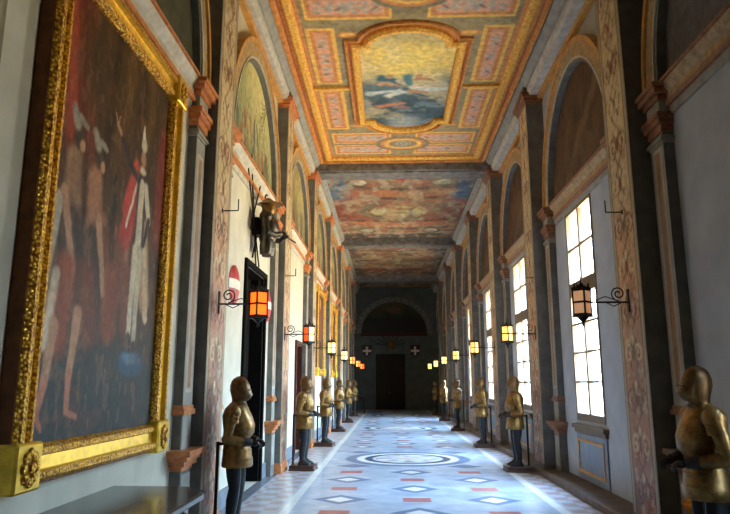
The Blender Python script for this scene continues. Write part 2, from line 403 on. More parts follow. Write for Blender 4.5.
def pier(sd, k):
    s = sd.s; X = lambda d: sd.x + s * d
    near = k >= 0; far = k <= 6
    y0, y1 = pa(k), pb(k)
    m = MB().box(X(0), X(sd.dF), y0, y1, 0, 7.5)
    PL = [(y0 - .4, y0 - .06), (y1 + .06, y1 + .4)]
    if sd is Lf and k == -1: PL = PL[:1]
    for a, b in PL:
        m.box(X(-.01), X(sd.dS), a, b, .8, sd.zs - .55)
        m.box(X(-.01), X(sd.dS + .02), a - .008, b + .008, .001, .8)
    m.box(X(0), X(sd.dF + .05), y0 - .05, y1 + .05, 7.68, CZ - .02)
    r = m.build(num('trim'), M['grey'], kind='structure')
    FL[k % 3].mesh('painted_panel', M['art'], (X(sd.dF + .004), y0 + (.8 if s < 0 else 0), .2), (0, .8 * s, 0), (0, 0, 7.3), r)
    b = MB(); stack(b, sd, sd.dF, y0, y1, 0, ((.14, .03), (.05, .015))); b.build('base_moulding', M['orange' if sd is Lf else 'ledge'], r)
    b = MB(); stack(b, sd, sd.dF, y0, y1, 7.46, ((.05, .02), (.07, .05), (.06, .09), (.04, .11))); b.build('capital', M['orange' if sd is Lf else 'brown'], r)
    for a, c in PL:
        b = MB(); stack(b, sd, sd.dS, a, c, sd.zs - .55, ((.09, .02), (.07, .05), (.06, .07))); stack(b, sd, sd.dS, a, c, sd.zs - .17, ((.06, .04), (.07, .09), (.05, .12)))
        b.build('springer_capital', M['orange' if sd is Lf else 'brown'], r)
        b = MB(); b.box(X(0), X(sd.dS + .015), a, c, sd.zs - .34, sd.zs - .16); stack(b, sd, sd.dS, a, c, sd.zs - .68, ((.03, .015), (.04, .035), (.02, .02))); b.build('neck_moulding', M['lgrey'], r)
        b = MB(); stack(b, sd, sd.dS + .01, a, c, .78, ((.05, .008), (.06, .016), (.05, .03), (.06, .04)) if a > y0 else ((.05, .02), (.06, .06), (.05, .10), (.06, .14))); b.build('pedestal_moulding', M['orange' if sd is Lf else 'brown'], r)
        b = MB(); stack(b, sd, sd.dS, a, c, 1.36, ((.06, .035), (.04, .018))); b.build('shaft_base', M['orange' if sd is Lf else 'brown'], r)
        b = MB(); b.box(X(sd.dS + .02), X(sd.dS + .026), a + .02, c - .02, .2, .74); b.box(X(sd.dS), X(sd.dS + .006), a + .02, c - .02, 1.0, 1.36); b.box(X(sd.dS), X(sd.dS + .004), a + .003, c - .003, 1.46, sd.zs - .69)
        b.xf(Matrix.Translation((0, 0, 0))); b.build('shaft_face', M['lgrey'], r)
        PN[k % 2].mesh('shaft_panel', M['art'], (X(sd.dS + .007), (a + c) / 2 - .10 * s, 1.60), (0, .20 * s, 0), (0, 0, 2.75), r)
    return r
for k in KS:
    if k > 6: continue
    for sd in (Lf, Rt): pier(sd, k)

# ------------------------------------------------------------------ arches, lunettes, cornices
def arch(sd, k):
    s = sd.s; X = lambda d: sd.x + s * d; yc = bc(k); zs = sd.zs
    ro = 2.1; ri = 1.78; f = (7.52 - zs) / ro if sd is Lf else (7.44 - zs) / ro
    def ringm(r0, r1, d, n=40):
        m = MB(); R = []
        for i in range(n + 1):
            a = PI * i / n; c, q = math.cos(a), math.sin(a)
            R.append([(X(0), yc + r0 * c, zs + r0 * q * f), (X(d), yc + r0 * c, zs + r0 * q * f), (X(d), yc + r1 * c, zs + r1 * q * f), (X(0), yc + r1 * c, zs + r1 * q * f)])
        return m.rings(R)
    r = ringm(ri, ro - .06, sd.dS).build(num('trim'), M['tan'], kind='structure')
    ringm(ro - .07, ro, sd.dS + .03).build('arch_fillet', M['ochre'], r)
    ringm(ri, ri + .03, sd.dS + .015).build('inner_fillet', M['white'], r)
    ringm(ri - .045, ri + .002, sd.dS - .004).build('reveal', M['grey'], r)
    # cornice under the lunette
    y0, y1 = yc - 1.70, yc + 1.70
    c = MB().prism_y([(X(0), zs - .22), (X(.05), zs - .22), (X(.05), zs - .10), (X(.09), zs - .06), (X(.12), zs), (X(0), zs)], y0, y1).build(num('trim'), M['white' if sd is Lf else 'tan'], kind='structure')
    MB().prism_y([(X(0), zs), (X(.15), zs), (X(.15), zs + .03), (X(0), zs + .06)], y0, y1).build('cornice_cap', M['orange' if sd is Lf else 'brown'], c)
    MB().prism_y([(X(0), zs - .36), (X(.03), zs - .36), (X(.03), zs - .22), (X(0), zs - .22)], y0, y1).build('cornice_frieze', M['white' if sd is Lf else 'lgrey'], c)
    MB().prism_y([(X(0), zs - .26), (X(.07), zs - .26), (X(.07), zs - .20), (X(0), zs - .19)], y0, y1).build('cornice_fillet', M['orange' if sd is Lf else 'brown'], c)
    return f
def lunette_art(style, seed, w=3.6, h=2.0):
    a = Art(w, h, .03, S(150, 150, 110), seed).warp(.5, .12); V = a.V
    if style == 'pale':
        a.mix(a.ss(.0, 1., 1 - V) * 0, S(0, 0, 0)); a.mix(a.ss(.2, .9, V), S(206, 196, 130)); a.mix(a.ss(.5, .0, a.U) * .8, S(104, 124, 84)); a.mix(a.ss(.62, .9, a.noise(.7)) * .5, S(220, 210, 160))
        a.mix(a.ss(.35, .0, V) * .9, S(110, 96, 62)); a.mix(a.ss(.8, 1., a.U) * .6, S(120, 140, 100))
        for i in range(26):
            x = .4 + a.rng.rand() * 2.8; y = .05 + a.rng.rand() * .6; a.seg(x, y, x + a.rng.randn() * .08, y + .28, .07, .04, [S(140, 84, 52), S(96, 84, 60), S(170, 150, 104), S(84, 100, 84)][i % 4], .5)
        for i in range(9):
            x = .5 + a.rng.rand() * 2.6; a.seg(x, .4, x + .25 * a.rng.randn(), 1.2, .012, .008, S(90, 74, 44), .5)
        for i in range(6): a.seg(2.3, 1.0 + .1 * i, 2.8 + .05 * i, 1.5 + .05 * i, .01, .01, S(70, 64, 40), .5)
    elif style == 'dark':
        a.c[:] = S(66, 66, 46); a.mix(a.ss(.4, .7, a.noise(.6)) * .6, S(96, 92, 56)); a.mix(a.ss(.5, .75, a.noise(.3, .9)) * .6, S(44, 46, 34)); a.mix(a.ss(.6, .3, V) * .5, S(70, 70, 50))
    elif style == 'brown':
        a.c[:] = S(78, 54, 34); a.mix(a.ss(.35, .7, a.noise(.6, .9)) * .8, S(110, 78, 42)); a.mix(a.ss(.5, .72, a.noise(.35)) * .7, S(50, 38, 30))
        d = (a.U * 1.1 - V + .1); a.mix((1 - a.ss(.03, .12, np.abs(d - .35))) * .6, S(124, 96, 60)); a.mix(a.ss(.5, .75, a.noise(.2, .5)) * a.ss(.5, 0, V) * .6, S(120, 88, 50)); a.mix(a.ss(.4, 0, V) * .4, S(60, 62, 66))
    elif style == 'plain':
        a.c[:] = S(96, 92, 92); a.mix(a.ss(.4, .7, a.noise(.7)) * .4, S(78, 76, 78))
    else:
        a.mix(a.ss(.2, .8, V), S(184, 166, 104)); a.mix(a.ss(.4, .7, a.noise(.6)) * .7, S(116, 102, 66)); a.mix(a.ss(.45, .1, V) * .7, S(92, 78, 52))
        for i in range(14):
            x = .3 + a.rng.rand() * 3; a.seg(x, .1, x + a.rng.randn() * .1, .6 + a.rng.rand() * .4, .08, .04, [S(150, 96, 60), S(80, 76, 60), S(180, 160, 120)][i % 3], .5)
        a.mix((1 - a.ss(.03, .1, np.abs(a.U * .9 - V + .15))) * .5, S(150, 134, 90))
    a.mul(.85 + .3 * a.noise(.15)); return a
ORD = ['first', 'second', 'third', 'fourth', 'fifth', 'sixth', 'seventh', 'eighth']
LUN = {('left', -1): ('dark', 'dark olive arched lunette painting above the huge gilt-framed picture'),
       ('left', 0): ('pale', 'pale green and yellow arched lunette painting of a battle above the dark doorway'),
       ('left', 1): ('mid', 'yellowish arched lunette painting, second complete arch along the left wall'),
       ('right', -1): ('plain', 'plain grey arched lunette over the bare wall behind the nearest right armour'),
       ('right', 0): ('brown', 'dark brown arched lunette painting above the largest visible window')}
for k in KS:
    if k > 6 : continue
    for sd in (Lf, Rt):
        f = arch(sd, k)
        st, lb = LUN.get((sd.name, k), ('mid' if sd is Lf else 'brown', None))
        if k < -1: continue
        if lb is None: lb = '%s arched lunette painting, %s whole arch from the camera, %s wall' % ('ochre brown' if sd is Lf else 'dark brown', ORD[k], sd.name)
        a = lunette_art(st, 100 + k * 7 + (0 if sd is Lf else 3)); s = sd.s
        a.unwarp(); yy = (a.X - 1.8); zz = a.Y; keep = (np.hypot(yy / 1.79, zz / (1.79 * f)) < 1.0)
        o = a.mesh('lunette_painting', M['fresco'], (sd.x + s * .012, bc(k) - 1.8 * s, sd.zs + .05), (0, 3.6 * s, 0), (0, 0, 2.0), None, keep)
        tag(o, lb, 'painting', 'lunette paintings')

# top cornice along both walls
for sd in (Lf, Rt):
    X = lambda d: sd.x + sd.s * d
    e = .38 if sd is Lf else .46
    r = MB().prism_y([(X(0), 7.55), (X(.10), 7.55), (X(.12), 7.62), (X(0), 7.62)], YB, YF).build(num('trim'), M['ochre'], kind='structure')
    MB().prism_y([(X(0), 7.62), (X(e - .18), 7.62), (X(e - .14), 7.70), (X(e - .14), 7.80), (X(0), 7.80)], YB, YF).build('cornice_fascia', M['white'], r)
    MB().prism_y([(X(0), 7.80), (X(e - .10), 7.80), (X(e), 7.93), (X(e), CZ - .001), (X(0), CZ - .001)], YB, YF).build('cornice_cove', M['lgrey'], r)

# ------------------------------------------------------------------ ceiling
ce = MB().box(XL - .4, XR + .4, YB - .3, YF + .3, CZ + .004, CZ + .3).build('ceiling', M['ceilold'], kind='structure')
for k in (-2, 0, 2, 4, 6):
    MB().box(XL, XR, pa(k), pb(k), 7.70, CZ - .001).box(XL, XR, pa(k) + .1, pb(k) - .1, 7.66, 7.70).build(num('trim'), M['beam'], kind='structure')
cxm = .39
def coffer_art(w, h):
    a = Art(w, h, .026, S(164, 146, 104), 5); x0, y0 = w / 2, h / 2
    X, Y = a.X - x0, a.Y - y0; ax, ay = np.abs(X), np.abs(Y)
    gold, orr, pink, sil = S(240, 190, 92), S(212, 140, 78), S(224, 164, 130), S(176, 176, 160)
    n = a.noise(.3); a.mix(a.ss(.45, .7, n) * .5, S(116, 104, 76))
    e = np.minimum(w / 2 - ax, h / 2 - ay)
    a.mix((e < .42) * 1., orr); a.mix((e < .12) * 1., S(170, 104, 56))
    def panel(px0, px1, py0, py1, seed):
        # mirrored in both axes
        d = np.minimum(np.minimum(ax - px0, px1 - ax), np.minimum(ay - py0, py1 - ay))
        a.mix((d > 0) * 1., gold); a.mix((d > .07) * 1., orr); a.mix((d > .15) * 1., pink); m = d > .19
        for sx in (-1, 1):
            for sy in (-1, 1):
                c0, c1 = (px0 + px1) / 2, (py0 + py1) / 2; lx, ly = px1 - px0, py1 - py0
                n_ = 4 if lx > ly else 3; old = a.c.copy()
                for i in range(n_):
                    t = (i + .5) / n_
                    qx, qy = (px0 + lx * (.1 + .8 * t), c1 + .1 * (-1) ** i) if lx > ly else (c0 + .04 * (-1) ** i, py0 + ly * (.12 + .76 * t))
                    rr = min(lx, ly) * .36; a.scroll(x0 + sx * qx, y0 + sy * qy, rr, sil, sx * (-1) ** i, 1.8, .04)
                    a.ell(x0 + sx * qx, y0 + sy * (qy - rr * .5), rr * .35, .035, S(150, 120, 100), .4, .7 * sx * (-1) ** i)
                sl = np.clip(m, 0, 1)[..., None] & True; a.c = np.where(sl, a.c, old)
    panel(1.36, 1.90, .14, 2.35, 1)
    panel(.30, 1.86, 2.62, 3.36, 3); panel(.30, 1.86, 3.44, 4.16, 4)
    # oval between the end panels
    for sy in (-1, 1):
        a.ell(x0, y0 + sy * 3.40, .72, .52, S(138, 126, 96), .03); a.ell(x0, y0 + sy * 3.40, .60, .42, orr, .03); a.ell(x0, y0 + sy * 3.40, .50, .34, gold, .04); a.ell(x0, y0 + sy * 3.40, .38, .25, S(150, 130, 100), .05)
        a.scroll(x0, y0 + sy * 3.40, .22, sil, 1, 2, .04)
        for sx in (-1, 1): a.ell(x0 + sx * 1.12, y0 + sy * 2.12, .22, .10, orr, .1); a.ell(x0 + sx * 1.12, y0 + sy * 2.12, .14, .06, gold, .2)
    # central picture
    ins = ((ax < .94) & (ay < 1.72)) | (np.hypot(ax / .70, np.maximum(ay - 1.72, 0) / .52) < 1)
    out = ((ax < 1.16) & (ay < 1.94)) | (np.hypot(ax / .92, np.maximum(ay - 1.80, 0) / .68) < 1)
    a.mix(out * 1., orr)
    p = Art(w, h, .026, S(96, 120, 124), 9).warp(.4, .10); n = p.noise(.7); n2 = p.noise(.35)
    t = Y / 2.2                                             # far end is +Y: dark sea, near end golden sky
    p.mix(p.ss(.05, -.5, t), S(236, 204, 110)); p.mix(p.ss(.45, .15, np.abs(t + .42)) * p.ss(.9, .2, ax) * .7, S(250, 222, 120)); p.mix(p.ss(-.7, -1., t) * .8, S(150, 140, 110)); p.mix(p.ss(.0, .4, t) * .95, S(62, 84, 92)); p.mix(p.ss(.62, .85, t) * p.ss(.6, .1, ax) * .6, S(190, 196, 190)); p.mix(p.ss(.5, .72, n) * .6, S(226, 206, 150)); p.mix(p.ss(.5, .7, n2) * p.ss(.1, .5, t) * .7, S(128, 146, 150))
    for i in range(7): p.seg(x0 - .8 + .2 * i, y0 + .3 + .2 * math.sin(i), x0 - .3 + .2 * i, y0 + .25 + .25 * math.sin(i * 2), .10, .04, [S(200, 206, 200), S(84, 108, 112), S(228, 222, 200)][i % 3], .6)
    for (x, y, x1, y1, r, c) in ((-.5, -.35, .1, -.05, .13, S(60, 108, 118)), (-.1, -.2, .45, .1, .10, S(210, 190, 160)), (.05, -.45, .12, -.1, .12, S(84, 134, 140)), (.3, -.35, .62, -.2, .07, S(196, 140, 100)), (-.55, -.1, -.2, .0, .07, S(204, 150, 110)), (.1, .25, .5, .35, .06, S(190, 140, 104)), (-.6, 1.0, -.05, .9, .09, S(190, 130, 96)), (-.2, 1.1, .1, 1.15, .06, S(160, 110, 84))):
        p.seg(x0 + x, y0 + y, x0 + x1, y0 + y1, r, r * .6, c, .5)
    p.ell(x0 - .35, y0 - .42, .09, .10, S(196, 150, 110), .4); p.ell(x0 + .32, y0 - .45, .08, .09, S(200, 150, 112), .4)
    p.mul(.85 + .3 * p.noise(.15)); a.c = np.where(ins[..., None], p.c, a.c)
    return a
CX0, CX1, CY0, CY1 = cxm - 2.36, cxm + 2.36, pb(0), pa(2)
coffer_art(CX1 - CX0, CY1 - CY0).mesh('painted_coffering', M['fresco'], (CX0, CY0, CZ), (CX1 - CX0, 0, 0), (0, CY1 - CY0, 0), ce)
def sweep(m, pts, prof, closed=True):
    """prof: (offset outward, drop) swept along a plan outline at ceiling height"""
    n = len(pts); R = []
    for i in range(n):
        p0, p1, p2 = [Vector(pts[j % n]) for j in (i - 1, i, i + 1)]
        if not closed and i == 0: p0 = p1 * 2 - p2
        if not closed and i == n - 1: p2 = p1 * 2 - p0
        t1 = (p1 - p0).normalized(); t2 = (p2 - p1).normalized(); n1 = Vector((t1.y, -t1.x)); n2 = Vector((t2.y, -t2.x))
        b = n1 + n2; b = b / max(.25, b.dot(n1))
        R.append([(p1.x + b.x * o, p1.y + b.y * o, CZ - d) for o, d in prof])
    return m.rings(R, closed=closed)
def rectpts(x0, x1, y0, y1): return [(x0, y0), (x1, y0), (x1, y1), (x0, y1)]
bar = lambda w, d: [(-w, -.002), (-w, d * .6), (-w * .5, d), (w * .5, d), (w, d * .6), (w, -.002)]
ym = (CY0 + CY1) / 2
sweep(MB(), rectpts(CX0 + .04, CX1 - .04, CY0 + .04, CY1 - .04), bar(.05, .10)).build('border_moulding', M['ceilor'], ce)
sweep(MB(), rectpts(CX0 + .27, CX1 - .27, CY0 + .27, CY1 - .27), bar(.085, .09)).build('gilt_border', M['ceilgilt'], ce)
def lobed(hx, hy, lx, ly):
    P = []; n = 20
    P += [(hx, -hy), (hx, hy)]
    P += [(lx, hy)] + [(lx * math.cos(PI * i / n), hy + ly * math.sin(PI * i / n)) for i in range(1, n)] + [(-lx, hy)]
    P += [(-hx, hy), (-hx, -hy)]
    P += [(-lx, -hy)] + [(-lx * math.cos(PI * i / n), -hy - ly * math.sin(PI * i / n)) for i in range(1, n)] + [(lx, -hy)]
    return [(cxm + x, ym + y) for x, y in P]
sweep(MB(), lobed(1.02, 1.80, .77, .55), bar(.075, .11)).build('gilt_picture_frame', M['ceilgilt'], ce)
sweep(MB(), lobed(1.18, 1.96, .93, .60), bar(.03, .07)).build('outer_picture_frame', M['ceilor'], ce)
for s in (-1, 1):
    MB().box(cxm + s * 1.22, cxm + s * 2.1, ym - .05, ym + .05, CZ - .06, CZ + .002).build('cross_bar', M['ceilgilt'], ce)

def quad_art(w, h, seed, kind):
    a = Art(w, h, .045, S(164, 124, 88), seed).warp(.7, .16); x0 = w / 2; X = a.X - x0; ax = np.abs(X); Y = a.Y
    n = a.noise(.8, .8, sym=True); a.mix(a.ss(.4, .65, n) * .8, S(168, 92, 58)); a.mix(a.ss(.5, .7, a.noise(.5, sym=True)) * .6, S(120, 116, 88))
    if kind == 0:
        # cornices of painted architecture
        for y, t, c in ((.25, .12, S(80, 78, 64)), (.55, .08, S(190, 180, 140)), (1.9, .1, S(96, 76, 52)), (2.5, .35, S(190, 120, 74)), (3.0, .1, S(96, 60, 40)), (6.2, .1, S(104, 66, 44)), (6.8, .3, S(200, 128, 80)), (7.4, .1, S(84, 70, 52)), (8.3, .12, S(190, 170, 130)), (8.8, .35, S(72, 76, 70))):
            a.mix((1 - a.ss(t, t + .08, np.abs(Y - y - .12 * np.cos(ax * 1.6)))) * .8, c)
        a.mix(a.ss(1.55, 2.0, ax) * (Y < 3.6) * a.ss(3.6, 2.8, Y) * .8, S(84, 132, 158)); a.mix(a.ss(1.6, 2.1, ax) * a.ss(.45, .6, a.noise(.5, sym=True)) * (Y < 3.4), S(66, 92, 120))
        a.mix(a.ss(1.4, 1.9, ax) * a.ss(3.6, 4.4, Y) * a.ss(6.4, 5.4, Y) * .7, S(138, 60, 44))
        for sx in (-1, 1):
            for y in (1.35, 7.9): a.ell(x0 + sx * 1.35, y, .36, .40, S(90, 78, 54), .12, sx * .4); a.ell(x0 + sx * 1.32, y - .05, .28, .30, S(212, 200, 160), .15, sx * .4)
            a.ell(x0 + sx * .78, 4.75, .38, .75, S(96, 84, 56), .08); a.ell(x0 + sx * .78, 4.75, .28, .62, S(196, 180, 116), .2)
            a.seg(x0 + sx * .35, .7, x0 + sx * .9, .95, .22, .08, S(110, 140, 146), .4)
        for y in (4.2, 4.75, 5.3): a.ell(x0, y, .42, .18, S(190, 176, 112), .3)
        a.ring(x0, 4.75, 1.35, 1.35, .08, S(124, 128, 100)); a.ell(x0, .85, .36, .30, S(206, 84, 58), .15); a.ell(x0, .62, .5, .09, S(220, 206, 170), .2)
    else:
        for i in range(int(h / .9) + 1):
            y = i * .9 + .2; a.mix((1 - a.ss(.12, .22, np.abs(Y - y - .1 * np.cos(ax * 2)))) * .75, [S(96, 76, 52), S(184, 140, 90), S(70, 72, 66)][i % 3])
        a.ell(x0, h / 2, .9, h * .22, S(128, 110, 72), .2); a.mix(a.ss(1.6, 2.1, ax) * .6, S(70, 78, 80))
    a.mix(a.ss(.48, .66, a.noise(.5, .9)) * .45, S(206, 176, 128)); a.mix(a.ss(.5, .68, a.noise(.4, .8)) * .4, S(100, 92, 76)); a.mix(a.ss(.56, .66, a.noise(.25, .6)) * .4, S(216, 204, 168)); a.mix(a.ss(.56, .68, a.noise(.3, .7)) * .35, S(176, 84, 56)); a.mul(.6 + .55 * a.noise(.14, .3)); return a
for i, (k0, k1) in enumerate(((2, 4), (4, 6))):
    quad_art(CX1 - CX0, pa(k1) - pb(k0), 60 + i, i).mesh('painted_vaulting', M['fresco'], (CX0, pb(k0), CZ), (CX1 - CX0, 0, 0), (0, pa(k1) - pb(k0), 0), ce)
quad_art(CX1 - CX0, YF - pb(6), 66, 1).mesh('painted_vaulting', M['fresco'], (CX0, pb(6), CZ), (CX1 - CX0, 0, 0), (0, YF - pb(6), 0), ce)

# ------------------------------------------------------------------ windows
def window(k):
    y0, y1, z0, z1 = WINS[k]; x = XR - .012; yc = (y0 + y1) / 2
    def bars(m, px):
        m.box(px, px + .07, y0, y0 + .07, z0, z1); m.box(px, px + .07, y1 - .07, y1, z0, z1)
        m.box(px, px + .07, y0 + .07, y1 - .07, z0, z0 + .12); m.box(px, px + .07, y0 + .07, y1 - .07, z1 - .07, z1)
        m.box(px, px + .08, y0 + .07, y1 - .07, 3.18, 3.42)
        m.box(px + .005, px + .065, yc - .045, yc + .045, z0 + .12, 3.18); m.box(px + .005, px + .065, yc - .045, yc + .045, 3.42, z1 - .07)
        for a, b in ((y0 + .07, yc - .045), (yc + .045, y1 - .07)):
            m.box(px + .015, px + .055, a, b, 4.0, 4.045)
            for z in (1.70, 2.19, 2.68): m.box(px + .015, px + .055, a, b, z, z + .035)
        return m
    r = bars(MB(), x).build(num('window'), M['winwood'], kind='structure')
    g = MB()
    for z_0, z_1 in ((z0 + .12, 3.18), (3.42, z1 - .07)):
        g.box(x + .03, x + .036, y0 + .07, y1 - .07, z_0, z_1)
    g.build('pane', M['glass'], r)
    MB().box(XR - .09, XR + .05, y0 - .10, y1 + .10, .95, 1.02, .01).box(XR - .05, XR + .05, y0 - .06, y1 + .06, .88, .95, .01).build('window_sill', M['winwood'], r)
    MB().box(XR - .03, XR - .001, y0 - .02, y1 + .02, .13, .875, .006).build('apron_panel', M['apron'], r)
    fr = MB()
    for z in (.24, .74): fr.box(XR - .05, XR - .028, y0 + .08, y1 - .08, z, z + .05, .008)
    for yy in (y0 + .08, y1 - .12): fr.box(XR - .05, XR - .028, yy, yy + .04, .29, .74, .008)
    fr.build('panel_moulding', M['ochre'], r)
    # sky portal: helps sample the real sky through the opening
    la = bpy.data.lights.new('sky_portal', 'AREA'); la.shape = 'RECTANGLE'; la.size = z1 - z0; la.size_y = y1 - y0; la.cycles.is_portal = True
    lo = bpy.data.objects.new('sky_portal', la); COL.objects.link(lo); lo.location = (XR + .2, yc, (z0 + z1) / 2); lo.rotation_euler = (0, PI / 2, 0)
for k in WINS: window(k)

# ------------------------------------------------------------------ doors
def door_side(h, wood, fw):
    y0, y1, z0, z1 = h
    r = MB().box(XL - .30, XL - .24, y0, y1, 0, z1).build(num('door'), M[wood], kind='structure')
    p = MB(); n = 4
    for i in range(n):
        a = z0 + .12 + i * (z1 - .2) / n; b = a + (z1 - .2) / n - .12
        for u, w in ((y0 + .1, (y0 + y1) / 2 - .06), ((y0 + y1) / 2 + .06, y1 - .1)): p.box(XL - .24, XL - .22, u, w, a, b, .008)
    p.build('door_panels', M[wood], r)
    f = MB().box(XL - .001, XL + .05, y0 - fw, y0, 0, z1 + fw, .01).box(XL - .001, XL + .05, y1, y1 + fw, 0, z1 + fw, .01).box(XL - .001, XL + .05, y0, y1, z1, z1 + fw, .01)
    f.build('door_frame', M[wood], r)
    MB().box(XL - .30, XL - .001, y0 + .001, y0 + .02, 0, z1 - .02).box(XL - .30, XL - .001, y1 - .02, y1 - .001, 0, z1 - .02).box(XL - .30, XL - .001, y0 + .001, y1 - .001, z1 - .02, z1 - .001).build('door_lining', M[wood], r)
    MB().ell((XL - .20, (y0 + y1) / 2 - .1, 1.05), (.03, .03, .03)).build('door_knob', M['iron'], r, True)
door_side(DOORS[0], 'door black', .10); door_side(DOORS[1], 'red wood', .09)
r = MB().box(-.92, .038, YF + .10, YF + .18, 0, 3.57).box(.046, 1.0, YF + .10, YF + .18, 0, 3.57).box(-.92, 1.0, YF + .18, YF + .22, 0, 3.57).build(num('door'), M['dark'], kind='structure')
p = MB()
for x0, x1 in ((-.82, -.06), (.15, .9)):
    for z0, z1 in ((.2, .9), (1.05, 2.1), (2.25, 3.4)): p.box(x0, x1, YF + .07, YF + .10, z0, z1, .01)
p.build('door_panels', M['dark'], r)
MB().box(-1.06, -.92, YF - .06, YF + .1, 0, 3.72, .01).box(1.0, 1.14, YF - .06, YF + .1, 0, 3.72, .01).box(-.92, 1.0, YF - .06, YF + .1, 3.57, 3.72, .01).build('door_frame', M['wallfar'], r)
MB().ell((-.04, YF + .05, 1.1), (.03, .03, .03)).build('door_knob', M['gilt'], r, True)

# far wall arch, cornice, lunette
def fring(r0, r1, d, n=36, xc=.3, zs=4.92, f=.95):
    R = []
    for i in range(n + 1):
        a = PI * i / n; c, q = math.cos(a), math.sin(a)
        R.append([(xc + r0 * c, YF, zs + r0 * q * f), (xc + r0 * c, YF - d, zs + r0 * q * f), (xc + r1 * c, YF - d, zs + r1 * q * f), (xc + r1 * c, YF, zs + r1 * q * f)])
    return MB().rings(R)
fr = fring(2.2, 2.5, .12).build(num('trim'), M['beam'], kind='structure')
fring(2.5, 2.56, .15).build('arch_fillet', M['ceilold'], fr)
MB().box(-1.9, 2.5, YF - .12, YF, 4.74, 4.90).build(num('trim'), M['red wood'], kind='structure')
a = Art(4.4, 2.2, .06, S(58, 54, 38), 81); a.mix(a.ss(.35, .9, a.V) * .7, S(96, 88, 54)); a.mix(a.ss(.45, .7, a.noise(.6)) * .6, S(46, 40, 30)); a.ell(2.2, 1.55, .5, .2, S(112, 84, 60), .4); a.mix((a.V < .45) * .6, S(36, 32, 26))
o = a.mesh('lunette_painting', M['fresco'], (.3 - 2.2, YF - .02, 4.92), (4.4, 0, 0), (0, 0, 2.2), None, np.hypot((a.X - 2.2) / 2.2, a.Y / 2.09) < 1)
tag(o, 'dark arched lunette painting on the end wall above the far double door', 'painting')

